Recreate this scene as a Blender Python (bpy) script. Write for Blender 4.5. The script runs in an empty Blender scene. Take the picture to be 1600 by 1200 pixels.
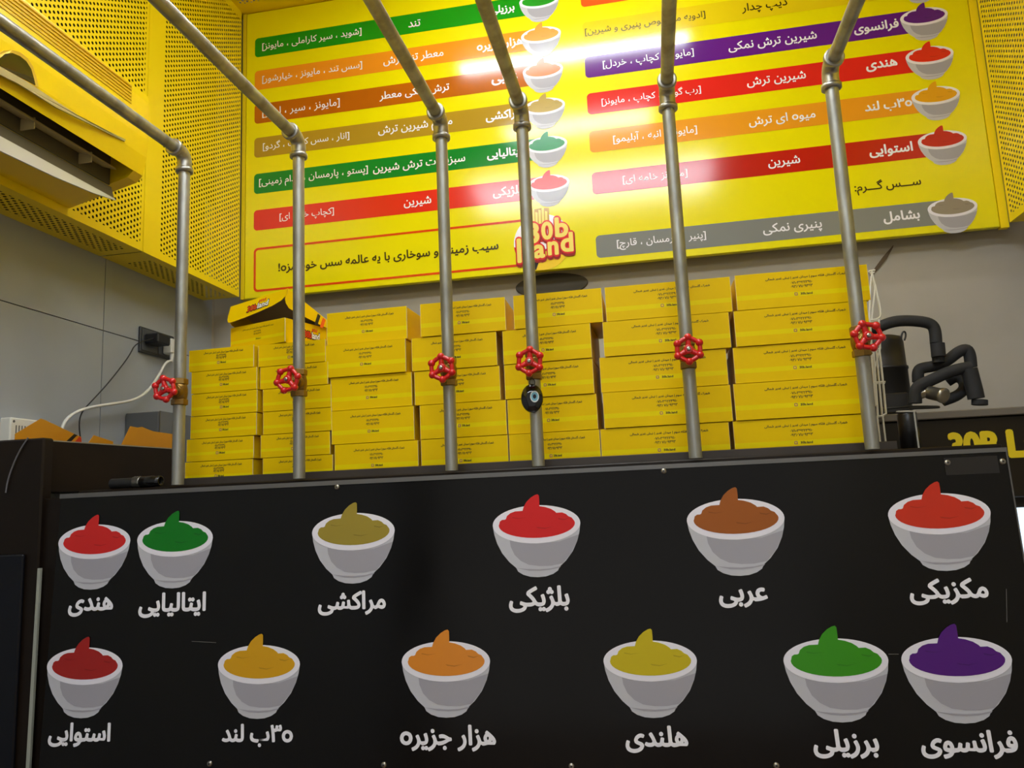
import bpy, math, random
from mathutils import Vector, Matrix
random.seed(7)
SC = bpy.context.scene
COL = SC.collection
OZ = 1.2                                   # height of the camera above the floor

# ------------------------------------------------------------------ camera
F_PX = 1200.0
YAW, PITCH, ROLL = math.radians(10.107), math.radians(8.57), math.radians(-2.512)
fwd = Vector((-math.sin(YAW)*math.cos(PITCH), math.cos(YAW)*math.cos(PITCH), math.sin(PITCH)))
rt0 = Vector((math.cos(YAW), math.sin(YAW), 0))
up0 = rt0.cross(fwd)
RT = math.cos(ROLL)*rt0 + math.sin(ROLL)*up0
UP = -math.sin(ROLL)*rt0 + math.cos(ROLL)*up0
cd = bpy.data.cameras.new('camera'); cam = bpy.data.objects.new('camera', cd); COL.objects.link(cam)
cd.sensor_fit = 'HORIZONTAL'; cd.sensor_width = 36.0; cd.lens = 36.0*F_PX/1600.0
cd.clip_start = 0.02; cd.clip_end = 60
m = Matrix((RT, UP, -fwd)).transposed().to_4x4(); m.translation = (0, 0, OZ)
cam.matrix_world = m
SC.camera = cam

# ------------------------------------------------------------------ world, exposure
SC.view_settings.view_transform = 'Standard'
SC.view_settings.look = 'None'
SC.view_settings.exposure = 0.7
SC.view_settings.gamma = 1.0
SC.view_settings.use_curve_mapping = False
wd = bpy.data.worlds.new('world'); SC.world = wd; wd.use_nodes = True
bg = wd.node_tree.nodes['Background']
bg.inputs[0].default_value = (1.0, 0.97, 0.92, 1); bg.inputs[1].default_value = 0.24

# ceiling lamps of the shop, then an added fill panel: x0, x1, y, z, width, strength, label
LAMPS = [
 (-0.70, 0.26, 1.93, OZ+1.852, 0.045, 30.0, 'slim ceiling light bar nearest the yellow menu board'),
 (-0.62, 0.10, 1.30, OZ+1.852, 0.10, 15.0, 'ceiling light bar second from the yellow menu board'),
 (-0.95, 0.45, 0.50, OZ+1.852, 0.42, 11.0, 'wide ceiling light panel over the customer side'),
 (-1.2, 1.0, -2.3, OZ+1.852, 0.60, 9.0, 'added wide fill light panel farthest from the menu board'),  # added behind the camera as frontal fill for the box fronts
]

# ------------------------------------------------------------------ measuring helpers: where a line of sight meets a plane of the room
def ray(px, py):
    return RT*((px-800)/F_PX) + UP*((600-py)/F_PX) + fwd
def onY(px, py, Y):
    d = ray(px, py); v = d*(Y/d.y); return Vector((v.x, v.y, v.z+OZ))
def onX(px, py, X):
    d = ray(px, py); v = d*(X/d.x); return Vector((v.x, v.y, v.z+OZ))
def Xat(px, Y, z):
    z -= OZ
    c0 = RT.y*Y + RT.z*z; c2 = fwd.y*Y + fwd.z*z; k = (px-800)/F_PX
    return (k*c2 - c0)/(RT.x - k*fwd.x)

# ------------------------------------------------------------------ materials
def lin(c):
    c /= 255.0
    return c/12.92 if c <= 0.04045 else ((c+0.055)/1.055)**2.4
def L3(r, g, b): return (lin(r), lin(g), lin(b), 1.0)
MATS = {}
def mat(name, rgb, rough=0.5, metal=0.0, spec=0.5, coat=0.0, noise=0.0, nscale=30.0, bump=0.0, emit=None, estr=0.0, rough_var=0.0, trans=0.0, stretch=None, dirt=None):
    if name in MATS: return MATS[name]
    M = bpy.data.materials.new(name); M.use_nodes = True
    nt = M.node_tree; b = nt.nodes['Principled BSDF']
    b.inputs['Base Color'].default_value = L3(*rgb); b.inputs['Roughness'].default_value = rough
    b.inputs['Metallic'].default_value = metal; b.inputs['Specular IOR Level'].default_value = spec
    b.inputs['Coat Weight'].default_value = coat; b.inputs['Coat Roughness'].default_value = 0.08
    b.inputs['Transmission Weight'].default_value = trans
    if emit:
        b.inputs['Emission Color'].default_value = L3(*emit); b.inputs['Emission Strength'].default_value = estr
    if noise or bump or rough_var:
        tc = nt.nodes.new('ShaderNodeTexCoord'); mp = nt.nodes.new('ShaderNodeMapping')
        nt.links.new(tc.outputs['Object'], mp.inputs['Vector'])
        if stretch: mp.inputs['Scale'].default_value = stretch
        nz = nt.nodes.new('ShaderNodeTexNoise'); nz.inputs['Scale'].default_value = nscale; nz.inputs['Detail'].default_value = 5
        nt.links.new(mp.outputs['Vector'], nz.inputs['Vector'])
        if noise:
            mx = nt.nodes.new('ShaderNodeMix'); mx.data_type = 'RGBA'
            c = L3(*rgb); d = L3(*dirt) if dirt else tuple(v*0.55 for v in c[:3])+(1,)
            rp = nt.nodes.new('ShaderNodeMapRange'); rp.inputs[1].default_value = 0.42; rp.inputs[2].default_value = 0.75
            rp.inputs[3].default_value = 0.0; rp.inputs[4].default_value = noise
            nt.links.new(nz.outputs['Fac'], rp.inputs[0]); nt.links.new(rp.outputs[0], mx.inputs[0])
            mx.inputs[6].default_value = c; mx.inputs[7].default_value = d
            nt.links.new(mx.outputs[2], b.inputs['Base Color'])
        if rough_var:
            rr = nt.nodes.new('ShaderNodeMapRange'); rr.inputs[1].default_value = 0.3; rr.inputs[2].default_value = 0.7
            rr.inputs[3].default_value = max(0, rough-rough_var); rr.inputs[4].default_value = rough+rough_var
            nt.links.new(nz.outputs['Fac'], rr.inputs[0]); nt.links.new(rr.outputs[0], b.inputs['Roughness'])
        if bump:
            bp = nt.nodes.new('ShaderNodeBump'); bp.inputs['Strength'].default_value = bump; bp.inputs['Distance'].default_value = 0.002
            nt.links.new(nz.outputs['Fac'], bp.inputs['Height']); nt.links.new(bp.outputs[0], b.inputs['Normal'])
    MATS[name] = M
    return M
def perforated(name, rgb, pu=0.0138, pv=0.0168, r=0.0042):
    """sheet metal with a staggered grid of round holes; the UV map is in metres"""
    M = bpy.data.materials.new(name); M.use_nodes = True; nt = M.node_tree; N = nt.nodes; K = nt.links
    b = N['Principled BSDF']; b.inputs['Base Color'].default_value = L3(*rgb); b.inputs['Roughness'].default_value = 0.38
    out = N['Material Output']
    uv = N.new('ShaderNodeUVMap'); sp = N.new('ShaderNodeSeparateXYZ'); K.new(uv.outputs[0], sp.inputs[0])
    def mth(op, a, bb=None):
        n = N.new('ShaderNodeMath'); n.operation = op
        for i, v in enumerate((a, bb)):
            if v is None: continue
            if isinstance(v, (int, float)): n.inputs[i].default_value = v
            else: K.new(v, n.inputs[i])
        return n.outputs[0]
    u = mth('DIVIDE', sp.outputs[0], pu); v = mth('DIVIDE', sp.outputs[1], pv)
    colm = mth('FLOOR', u); half = mth('MULTIPLY', mth('FLOORED_MODULO', colm, 2.0), 0.5)
    fu = mth('MULTIPLY', mth('SUBTRACT', mth('FRACT', u), 0.5), pu)
    fv = mth('MULTIPLY', mth('SUBTRACT', mth('FRACT', mth('ADD', v, half)), 0.5), pv)
    d = mth('SQRT', mth('ADD', mth('MULTIPLY', fu, fu), mth('MULTIPLY', fv, fv)))
    hole = mth('LESS_THAN', d, r)
    tr = N.new('ShaderNodeBsdfTransparent'); mx = N.new('ShaderNodeMixShader')
    K.new(hole, mx.inputs[0]); K.new(b.outputs[0], mx.inputs[1]); K.new(tr.outputs[0], mx.inputs[2]); K.new(mx.outputs[0], out.inputs[0])
    return M

YEL = (252, 222, 8)
M_SHEET = mat('yellow_painted_sheet', YEL, 0.36)
M_PERF = perforated('yellow_perforated_sheet', YEL)
M_BOARD = mat('glossy_yellow_print', (240, 228, 4), 0.13, coat=0.0, spec=0.6)
M_BOARDEDGE = mat('board_edge_yellow', (225, 200, 10), 0.4)
M_TILE = mat('grey_wall_cladding', (162, 167, 172), 0.42, noise=0.25, nscale=3.0, rough_var=0.06)
M_GROUT = mat('dark_joint', (40, 40, 40), 0.8)
M_BACK = mat('taupe_plaster', (180, 173, 160), 0.75, noise=0.25, nscale=6, bump=0.25)
M_DARKVOID = mat('dark_cavity_shade', (45, 38, 20), 0.9)  # cavity shade put into the colour behind the perforated sheets; also rear ceiling
M_FLOOR = mat('brown_floor_tile', (120, 92, 70), 0.3, noise=0.4, nscale=2)
M_CEIL = mat('shop_ceiling', (190, 165, 60), 0.7)
M_BLACKSIGN = mat('glossy_black_print', (13, 11, 10), 0.16, spec=0.35, rough_var=0.05, nscale=4)
M_COUNTER = mat('black_brown_laminate', (27, 19, 13), 0.38, spec=0.25, noise=0.4, nscale=6, dirt=(44, 31, 18))
M_RAIL = mat('dark_brown_rail', (62, 54, 48), 0.35, noise=0.4, nscale=14, dirt=(40, 34, 30))
M_ALU = mat('brushed_aluminium', (190, 190, 190), 0.3, metal=1.0, rough_var=0.1, nscale=40)
M_PIPE = mat('galvanised_steel', (172, 172, 164), 0.46, metal=0.85, noise=0.75, nscale=22, dirt=(96, 90, 80), rough_var=0.14, bump=0.15, stretch=(1, 1, 0.35))
M_ELBOW = mat('galvanised_fitting', (175, 172, 162), 0.36, metal=0.85, noise=0.6, nscale=40, dirt=(95, 88, 75), bump=0.3)
M_BRASS = mat('aged_brass', (150, 118, 62), 0.38, metal=0.9, noise=0.6, nscale=60, dirt=(95, 72, 38), bump=0.2)
M_RED = mat('red_enamel', (208, 22, 26), 0.28, coat=0.3)
M_STEEL = mat('plain_steel', (170, 165, 155), 0.35, metal=1.0)
M_BOX = mat('yellow_coated_card', (238, 198, 1), 0.42, spec=0.12, noise=0.10, nscale=5, dirt=(230, 186, 1))
M_BOXBAND = mat('pale_yellow_printed_band', (240, 216, 2), 0.40, spec=0.12)
M_CARD = mat('raw_card_edge', (222, 212, 188), 0.8)
M_CARDIN = mat('grey_card_inside', (176, 164, 148), 0.8)
M_INK = mat('black_ink', (32, 26, 14), 0.5)
M_WHITEINK = mat('white_print', (246, 243, 249), 0.2)
M_BLACK = mat('black_plastic', (22, 22, 24), 0.4)
M_WHITE = mat('white_plastic', (225, 224, 214), 0.4)
M_FOAM = mat('black_insulation_foam', (34, 34, 36), 0.75, noise=0.3, nscale=30, dirt=(60, 58, 56), bump=0.2)
def paint(rgb, rough=0.2): return mat('print_%d_%d_%d' % rgb, rgb, rough, spec=0.5)

# ------------------------------------------------------------------ mesh building
ORG = {}
class MB:
    def __init__(s): s.v = []; s.f = []; s.mi = []; s.sm = []; s.uv = {}
    def add(s, vs, fs, mi=0, smooth=False):
        n = len(s.v); s.v += [Vector(p) for p in vs]
        for f in fs: s.f.append([i+n for i in f]); s.mi.append(mi); s.sm.append(smooth)
        return s
    def box(s, a, b, mi=0, T=None):
        x0, y0, z0 = a; x1, y1, z1 = b
        vs = [Vector(p) for p in ((x0,y0,z0),(x1,y0,z0),(x1,y1,z0),(x0,y1,z0),(x0,y0,z1),(x1,y0,z1),(x1,y1,z1),(x0,y1,z1))]
        if T: vs = [T @ p for p in vs]
        return s.add(vs, [(0,3,2,1),(4,5,6,7),(0,1,5,4),(1,2,6,5),(2,3,7,6),(3,0,4,7)], mi)
    def bbox(s, a, b, r=0.003, mi=0, T=None):
        """box with chamfered edges"""
        lo, hi = Vector(a), Vector(b); vs = []; idx = {}
        for ix in (0,1):
            for iy in (0,1):
                for iz in (0,1):
                    for ax in range(3):
                        p = [0,0,0]
                        for k, (i, l, h) in enumerate(zip((ix,iy,iz), lo, hi)):
                            e = 0 if k == ax else r
                            p[k] = (h-e) if i else (l+e)
                        idx[(ix,iy,iz,ax)] = len(vs); vs.append(Vector(p))
        fs = []
        cn = [(0,0),(1,0),(1,1),(0,1)]
        for ax in range(3):
            for sd in (0,1):
                q = []
                for (i,j) in cn:
                    c = [0,0,0]; c[ax] = sd; c[(ax+1)%3] = i; c[(ax+2)%3] = j
                    q.append(idx[(c[0],c[1],c[2],ax)])
                fs.append(q if sd else q[::-1])
        for ax in range(3):                     # edges along ax
            b1, b2 = (ax+1)%3, (ax+2)%3
            for i in (0,1):
                for j in (0,1):
                    c0 = [0,0,0]; c0[b1] = i; c0[b2] = j; c1 = list(c0); c1[ax] = 1
                    q = [idx[(*c0,b1)], idx[(*c1,b1)], idx[(*c1,b2)], idx[(*c0,b2)]]
                    fs.append(q if (i+j) % 2 else q[::-1])
        for ix in (0,1):
            for iy in (0,1):
                for iz in (0,1):
                    t = [idx[(ix,iy,iz,k)] for k in range(3)]
                    fs.append(t if (ix+iy+iz) % 2 else t[::-1])
        if T: vs = [T @ p for p in vs]
        return s.add(vs, fs, mi)
    def tube(s, pts, r, n=14, mi=0, caps=True, smooth=True, closed=False):
        pts = [Vector(p) for p in pts]; k = len(pts)
        rs = r if isinstance(r, (list, tuple)) else [r]*k
        vs = []; fs = []; prev = None
        for i, p in enumerate(pts):
            if closed: t = (pts[(i+1) % k]-pts[i-1]).normalized()
            elif i == 0: t = (pts[1]-p).normalized()
            elif i == k-1: t = (p-pts[i-1]).normalized()
            else: t = ((pts[i+1]-p).normalized()+(p-pts[i-1]).normalized()).normalized()
            if prev is None:
                a = Vector((0,0,1)) if abs(t.z) < 0.9 else Vector((1,0,0)); nn = (a - t*a.dot(t)).normalized()
            else:
                nn = (prev - t*prev.dot(t)).normalized()
            prev = nn; bb = t.cross(nn)
            for j in range(n):
                a = 2*math.pi*j/n; vs.append(p + (nn*math.cos(a)+bb*math.sin(a))*rs[i])
        for i in range(k if closed else k-1):
            i2 = (i+1) % k
            for j in range(n):
                j2 = (j+1) % n; fs.append((i*n+j, i*n+j2, i2*n+j2, i2*n+j))
        s.add(vs, fs, mi, smooth)
        if caps and not closed:
            s.add(vs[:n], [tuple(range(n))[::-1]], mi); s.add(vs[-n:], [tuple(range(n))], mi)
        return s
    def lathe(s, prof, o, axis, n=20, mi=0, smooth=True):
        """prof: (radius, distance along axis)"""
        o = Vector(o); ax = Vector(axis).normalized()
        a = Vector((0,0,1)) if abs(ax.z) < 0.9 else Vector((1,0,0)); e1 = (a-ax*a.dot(ax)).normalized(); e2 = ax.cross(e1)
        vs = []
        for (r, h) in prof:
            for j in range(n):
                t = 2*math.pi*(j+0.5)/n; vs.append(o+ax*h+(e1*math.cos(t)+e2*math.sin(t))*max(r, 1e-5))
        fs = []
        for i in range(len(prof)-1):
            for j in range(n):
                j2 = (j+1) % n; fs.append((i*n+j, i*n+j2, (i+1)*n+j2, (i+1)*n+j))
        fs.append(tuple(range(n))[::-1]); fs.append(tuple(range((len(prof)-1)*n, len(prof)*n)))
        k = len(s.f); s.add(vs, fs, mi, smooth); s.sm[-1] = s.sm[-2] = False
        return s
    def prism(s, pts, d, mi=0):
        """closed outline pts extruded by vector d"""
        pts = [Vector(p) for p in pts]; d = Vector(d); n = len(pts)
        vs = pts+[p+d for p in pts]
        fs = [tuple(range(n))[::-1], tuple(range(n, 2*n))]+[(i, (i+1) % n, (i+1) % n+n, i+n) for i in range(n)]
        return s.add(vs, fs, mi)
    def quad(s, a, b, c, d, mi=0): return s.add([a, b, c, d], [(0, 1, 2, 3)], mi)
    def build(s, name, mats, parent=None, origin=None, local=False):
        me = bpy.data.meshes.new(name)
        if not isinstance(mats, (list, tuple)): mats = [mats]
        if parent is not None and not local: o = ORG[parent.name]
        elif parent is not None: o = Vector((0,0,0))
        elif origin is not None: o = Vector(origin)
        else:
            lo = [min(p[k] for p in s.v) for k in range(3)]; hi = [max(p[k] for p in s.v) for k in range(3)]
            o = Vector(((lo[0]+hi[0])/2, (lo[1]+hi[1])/2, lo[2]))
        if local and parent is None: o = Vector((0,0,0))
        me.from_pydata([p-o for p in s.v], [], s.f)
        for mm in mats: me.materials.append(mm)
        for p, i, sm in zip(me.polygons, s.mi, s.sm): p.material_index = i; p.use_smooth = sm
        if s.uv:
            ul = me.uv_layers.new(name='UVMap')
            for p in me.polygons:
                q = s.uv.get(p.index)
                if q:
                    for li, c in zip(p.loop_indices, q): ul.data[li].uv = c
        me.validate(); me.update()
        ob = bpy.data.objects.new(name, me); COL.objects.link(ob)
        if parent is not None: ob.parent = parent; ORG[ob.name] = ORG[parent.name] if not local else Vector((0,0,0))
        else: ob.location = o; ORG[ob.name] = o
        return ob
def tag(o, label, cat, group=None):
    o['label'] = label; o['category'] = cat
    if group: o['group'] = group
    return o
def struct(o, label=None):
    o['kind'] = 'structure'
    return o
def thing(name, loc, label, cat, group=None, rz=0.0):
    o = bpy.data.objects.new(name, None); COL.objects.link(o); o.empty_display_size = 0.03
    o.location = loc; o.rotation_euler = (0, 0, rz); ORG[o.name] = Vector(loc)
    return tag(o, label, cat, group)
def copy_tree(o):
    c = o.copy(); COL.objects.link(c)
    for ch in o.children:
        d = ch.copy(); COL.objects.link(d); d.parent = c
        for g in ch.children:
            e = g.copy(); COL.objects.link(e); e.parent = d
    return c
def sm_path(pts, it=2):
    pts = [Vector(p) for p in pts]
    for _ in range(it):
        q = [pts[0]]
        for a, b in zip(pts, pts[1:]): q += [a.lerp(b, 0.25), a.lerp(b, 0.75)]
        pts = q+[pts[-1]]
    return pts

# ------------------------------------------------------------------ lettering
AR = {}
def _ar(ch, base, n): AR[ch] = [base+i for i in range(n)]
for ch, b, n in (('ا',0xFE8D,2),('آ',0xFE81,2),('ب',0xFE8F,4),('پ',0xFB56,4),('ت',0xFE95,4),('ج',0xFE9D,4),('چ',0xFB7A,4),('خ',0xFEA5,4),('د',0xFEA9,2),
                 ('ر',0xFEAD,2),('ز',0xFEAF,2),('ژ',0xFB8A,2),('س',0xFEB1,4),('ش',0xFEB5,4),('ص',0xFEB9,4),('ض',0xFEBD,4),('ط',0xFEC1,4),('ع',0xFEC9,4),('غ',0xFECD,4),
                 ('ف',0xFED1,4),('ق',0xFED5,4),('ک',0xFB8E,4),('گ',0xFB92,4),('ل',0xFEDD,4),('م',0xFEE1,4),('ن',0xFEE5,4),('و',0xFEED,2),('ه',0xFEE9,4),('ی',0xFBFC,4)):
    _ar(ch, b, n)
def shape_ar(t):
    """contextual letter forms in visual (left to right) order"""
    out = []; n = len(t); i = 0
    def dual(c): return c == 'ـ' or (c in AR and len(AR[c]) == 4)
    def joins(c): return c == 'ـ' or c in AR
    while i < n:
        c = t[i]
        if c in AR:
            pv = i > 0 and dual(t[i-1]); nx = i+1 < n and joins(t[i+1]) and len(AR[c]) == 4
            if c == 'ل' and i+1 < n and t[i+1] == 'ا':
                out.append(chr(0xFEFC if pv else 0xFEFB)); i += 2; continue
            k = (3 if nx else 1) if pv else (2 if nx else 0)
            out.append(chr(AR[c][k]))
        else: out.append(c)
        i += 1
    # reverse, keeping runs of digits in order
    res = []; run = ''
    def isd(c): return '\u06f0' <= c <= '\u06f9' or c == '-' or c.isascii() and c.isalnum()
    for c in out:
        if isd(c): run += c
        else:
            if run: res.append(run); run = ''
            res.append(c)
    if run: res.append(run)
    return ''.join(res[::-1]).replace('\ufee9', 'o')
TXT = {}
def text_geo(s, bold=0.0, res=3):
    key = (s, bold, res)
    if key in TXT: return TXT[key]
    c = bpy.data.curves.new('lettering_source', 'FONT'); c.body = s; c.size = 1.0; c.offset = bold; c.resolution_u = res
    o = bpy.data.objects.new('lettering_source', c); COL.objects.link(o)
    bpy.context.view_layer.update()
    me = bpy.data.meshes.new_from_object(o.evaluated_get(bpy.context.evaluated_depsgraph_get()))
    vs = [(v.co.x, v.co.y) for v in me.vertices]; fs = [tuple(p.vertices) for p in me.polygons]
    bpy.data.objects.remove(o); bpy.data.curves.remove(c); bpy.data.meshes.remove(me)
    xs = [v[0] for v in vs]; ys = [v[1] for v in vs]
    TXT[key] = (vs, fs, min(xs), max(xs), min(ys), max(ys))
    return TXT[key]
class Frame:
    """a flat face in space: origin, right, up; prints lie just off it"""
    def __init__(s, o, u, v): s.o = Vector(o); s.u = Vector(u).normalized(); s.v = Vector(v).normalized(); s.n = s.u.cross(s.v)
    def p(s, a, b, h=0.0): return s.o+s.u*a+s.v*b+s.n*h
    def hit(s, px, py):
        d = ray(px, py); c = Vector((0,0,OZ)); t = (s.o-c).dot(s.n)/d.dot(s.n); q = c+d*t-s.o
        return q.dot(s.u), q.dot(s.v)
def put_text(mb, fr, s, x0, x1, yc, h, mi=0, heavy=0.02, res=3, hmax=None, rot=0.0, hfix=None, nh=8):
    vs, fs, a, b, c, d = text_geo(s, 0.0, res)
    k = (x1-x0)/(b-a); ky = k
    if hfix: ky = hfix/(d-c)
    if hmax and (d-c)*ky > hmax: ky = hmax/(d-c)
    cx, cy = (x0+x1)/2, yc; cr, sr = math.cos(rot), math.sin(rot)
    w = heavy*ky
    if w: k *= max(0.2, (x1-x0-2*w)/(x1-x0))
    steps = [(0, 0)]
    if w: steps += [(w*math.cos(2*math.pi*i/nh), w*math.sin(2*math.pi*i/nh)) for i in range(nh)]
    for j, (dx, dy) in enumerate(steps):
        out = []
        for (x, y) in vs:
            X = (x-(a+b)/2)*k+dx; Y = (y-(c+d)/2)*ky+dy
            out.append(fr.p(cx+X*cr-Y*sr, cy+X*sr+Y*cr, h+j*0.000004))
        mb.add(out, fs, mi)
def poly2(mb, fr, pts, h, mi=0): mb.add([fr.p(x, y, h) for x, y in pts], [tuple(range(len(pts)))], mi)
def ell(cx, cy, rx, ry, a0=0, a1=360, n=36):
    full = abs(a1-a0) >= 360
    return [(cx+rx*math.cos(math.radians(a0+(a1-a0)*i/(n if full else n-1))), cy+ry*math.sin(math.radians(a0+(a1-a0)*i/(n if full else n-1)))) for i in range(n)]
def rrect(x0, y0, x1, y1, r, left_only=False, n=6):
    P = []
    for (cx, cy, a0, rr) in ((x1-r, y1-r, 0, not left_only), (x0+r, y1-r, 90, True), (x0+r, y0+r, 180, True), (x1-r, y0+r, 270, not left_only)):
        if rr: P += [(cx+r*math.cos(math.radians(a0+90*i/n)), cy+r*math.sin(math.radians(a0+90*i/n))) for i in range(n+1)]
        else: P.append((x1, y1 if a0 == 0 else y0))
    return P
M_RIM = mat('bowl_print_rim', (240, 236, 245), 0.2); M_CUP = mat('bowl_print_side', (196, 195, 202), 0.2); M_CUP2 = mat('bowl_print_inner_side', (166, 163, 171), 0.2)
def bowl_picture(fr, cx, cy, w, rgb, parent, h0=0.0010):
    """flat printed drawing of a bowl of sauce: white rim, grey cup and foot, coloured sauce with a peak"""
    f2 = Frame(fr.p(cx, cy), fr.u, fr.v); s = w
    S = lambda P: [(x*s, y*s) for x, y in P]
    b = MB()
    arc = [(-0.5, 0.0), (-0.485, -0.10), (-0.455, -0.20), (-0.40, -0.31), (-0.32, -0.41), (-0.245, -0.475), (-0.225, -0.515), (-0.17, -0.55), (-0.09, -0.575), (0.0, -0.582)]
    cup = arc+[(-x, y) for x, y in arc[::-1][1:]]
    poly2(b, f2, S(cup), h0, 1)
    inner = [(-0.31, -0.16), (-0.30, -0.24), (-0.26, -0.33), (-0.19, -0.40), (-0.10, -0.445), (0.02, -0.462), (0.15, -0.462), (0.28, -0.44), (0.38, -0.33), (0.45, -0.21), (0.475, -0.13), (0.25, -0.20), (0.0, -0.215), (-0.18, -0.20)]
    poly2(b, f2, S(inner), h0+0.0003, 2)
    foot = [(-0.245, -0.475), (-0.12, -0.49), (0.02, -0.497), (0.15, -0.49), (0.26, -0.468), (0.245, -0.485), (0.13, -0.507), (0.02, -0.515), (-0.1, -0.51)]
    poly2(b, f2, S(foot), h0+0.0004, 2)
    poly2(b, f2, S(ell(0, 0, 0.5, 0.212, n=48)), h0+0.0006, 0)
    o = b.build('bowl_picture', [M_RIM, M_CUP, M_CUP2], parent)
    c = MB()
    top = [(-0.425, 0.01), (-0.415, 0.045), (-0.39, 0.062), (-0.36, 0.063), (-0.345, 0.07), (-0.33, 0.105), (-0.29, 0.135), (-0.235, 0.152), (-0.15, 0.155),
           (-0.135, 0.20), (-0.10, 0.255), (-0.05, 0.30), (0.0, 0.328), (0.03, 0.335), (0.045, 0.32), (0.047, 0.26), (0.046, 0.20), (0.11, 0.188), (0.175, 0.165), (0.22, 0.135), (0.235, 0.118), (0.30, 0.12), (0.345, 0.10), (0.37, 0.075), (0.405, 0.06), (0.435, 0.02)]
    low = ell(0.005, 0.0, 0.435, 0.152, 0, -180, 20)
    poly2(c, f2, S(top+low), h0+0.0009, 0)
    for P in ([(-0.27, 0.09), (-0.2, 0.075), (-0.1, 0.082), (-0.2, 0.068), (-0.27, 0.08)], [(0.0, -0.03), (0.1, -0.045), (0.2, -0.03), (0.1, -0.055), (0.02, -0.045)], [(0.25, 0.06), (0.32, 0.045), (0.38, 0.055), (0.32, 0.033), (0.26, 0.045)]):
        poly2(c, f2, S(P), h0+0.0012, 1)
    dk = tuple(int(v*0.86) for v in rgb)
    c.build('sauce_picture', [paint(rgb), paint(dk)], o)
    return o

# ------------------------------------------------------------------ room constants (metres)
Z = lambda z: z+OZ
YB = 2.479                      # face of the menu board
XWL, XPL = -1.566, -1.425       # grey wall, perforated sheet in front of it
XPR, XWR = 1.112, 1.26
ZC = Z(1.883); ZS = Z(0.765)
YBACK = 2.546
CT = Z(0.066)                   # counter top

# ------------------------------------------------------------------ ceiling lights (just above the picture) and the added fill
def lamp_bar(x0, x1, y, z, w, strength, label, hh=0.03):
    t = thing('ceiling_light', ((x0+x1)/2, y, z), label, 'light', 'ceiling light bars')
    MB().bbox((x0-0.02, y-w/2-0.012, z+0.012), (x1+0.02, y+w/2+0.012, z+hh), 0.004).build('housing', M_WHITE, t)
    e = mat('lamp_diffuser_%d' % int(strength*10), (240, 242, 255), 0.5, emit=(238, 246, 255), estr=strength)
    MB().bbox((x0, y-w/2, z-0.006), (x1, y+w/2, z+0.0115), 0.004).build('diffuser', e, t)
for a in LAMPS: lamp_bar(*a)

# ------------------------------------------------------------------ shell
struct(MB().box((XWL-0.12, -3.0, -0.1), (XWR+0.5, YBACK+0.2, 0.0)).build('floor', M_FLOOR))
struct(MB().box((XWL-0.16, YBACK, 0.0), (XWR+0.5, YBACK+0.12, ZC+0.2)).build('wall_back', M_BACK))
w = MB()
w.box((XWL-0.15, -3.0, 0.0), (XWL-0.006, 2.56, ZC+0.2), 1)
ys = [-1.84, -0.57, 0.70, 1.9635, 2.53]; zs = [0.0, Z(-0.052), Z(0.5455), Z(1.15)]
for i in range(len(ys)-1):
    for j in range(len(zs)-1):
        w.box((XWL-0.006, ys[i]+0.0015, zs[j]+0.0015), (XWL, ys[i+1]-0.0015, zs[j+1]-0.0015), 0)
w.box((XWL-0.006, 2.53, 0), (XWL-0.001, 2.545, Z(0.9)), 2)
w.box((XWL-0.001, -1.84, Z(0.775)), (XWL+0.003, 2.47, ZC), 3)  # dark liner on the wall: painted-in shade seen through the holes
struct(w.build('wall_left', [M_TILE, M_GROUT, M_BACK, M_DARKVOID]))
struct(MB().box((XWR, -3.0, 0.0), (XWR+0.12, YBACK, ZC+0.2)).build('wall_right', M_BACK))
def sheet(mb, o, u, v, W, H, mg):
    """flat sheet: plain margin round a perforated field; mg = (left, right, bottom, top)"""
    fr = Frame(o, u, v); a, b, c, d = mg
    P = lambda x, y: fr.p(x, y)
    mb.quad(P(0,0), P(W,0), P(W,c), P(0,c), 0); mb.quad(P(0,H-d), P(W,H-d), P(W,H), P(0,H), 0)
    mb.quad(P(0,c), P(a,c), P(a,H-d), P(0,H-d), 0); mb.quad(P(W-b,c), P(W,c), P(W,H-d), P(W-b,H-d), 0)
    mb.quad(P(a,c), P(W-b,c), P(W-b,H-d), P(a,H-d), 1)
    mb.uv[len(mb.f)-1] = [(0,0), (W-b-a,0), (W-b-a,H-d-c), (0,H-d-c)]
# left boxed-out perforated sheets: face and underside
YSEAM = 1.941
s1 = MB(); sheet(s1, (XPL, -1.8, ZS), (0,1,0), (0,0,1), YSEAM-0.004+1.8, ZC-ZS, (0.02, 0.012, 0.022, 0.03))
sheet(s1, (XPL, -1.8, ZS), (0,1,0), (-1,0,0), YSEAM-0.004+1.8, XPL-XWL, (0.02, 0.03, 0.03, 0.03))
struct(s1.build('trim_1', [M_SHEET, M_PERF]))
s2 = MB(); sheet(s2, (XPL, YSEAM, ZS), (0,1,0), (0,0,1), 2.472-YSEAM, ZC-ZS, (0.075, 0.006, 0.022, 0.03))
sheet(s2, (XPL, YSEAM, ZS), (0,1,0), (-1,0,0), 2.472-YSEAM, XPL-XWL, (0.075, 0.03, 0.03, 0.03))
s2.box((XPL-0.004, YSEAM-0.003, ZS), (XPL+0.0015, YSEAM, ZC), 0)
struct(s2.build('trim_2', [M_SHEET, M_PERF]))
s3 = MB(); sheet(s3, (XPR, 2.472, ZS), (0,-1,0), (0,0,1), 4.2, ZC-ZS, (0.012, 0.02, 0.022, 0.03))
sheet(s3, (XPR, 2.472, ZS), (0,-1,0), (1,0,0), 4.2, XWR-XPR, (0.03, 0.02, 0.03, 0.03))
s3.box((1.089, YB, ZS-0.012), (XPR+0.001, YB+0.02, ZC), 0)
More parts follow.
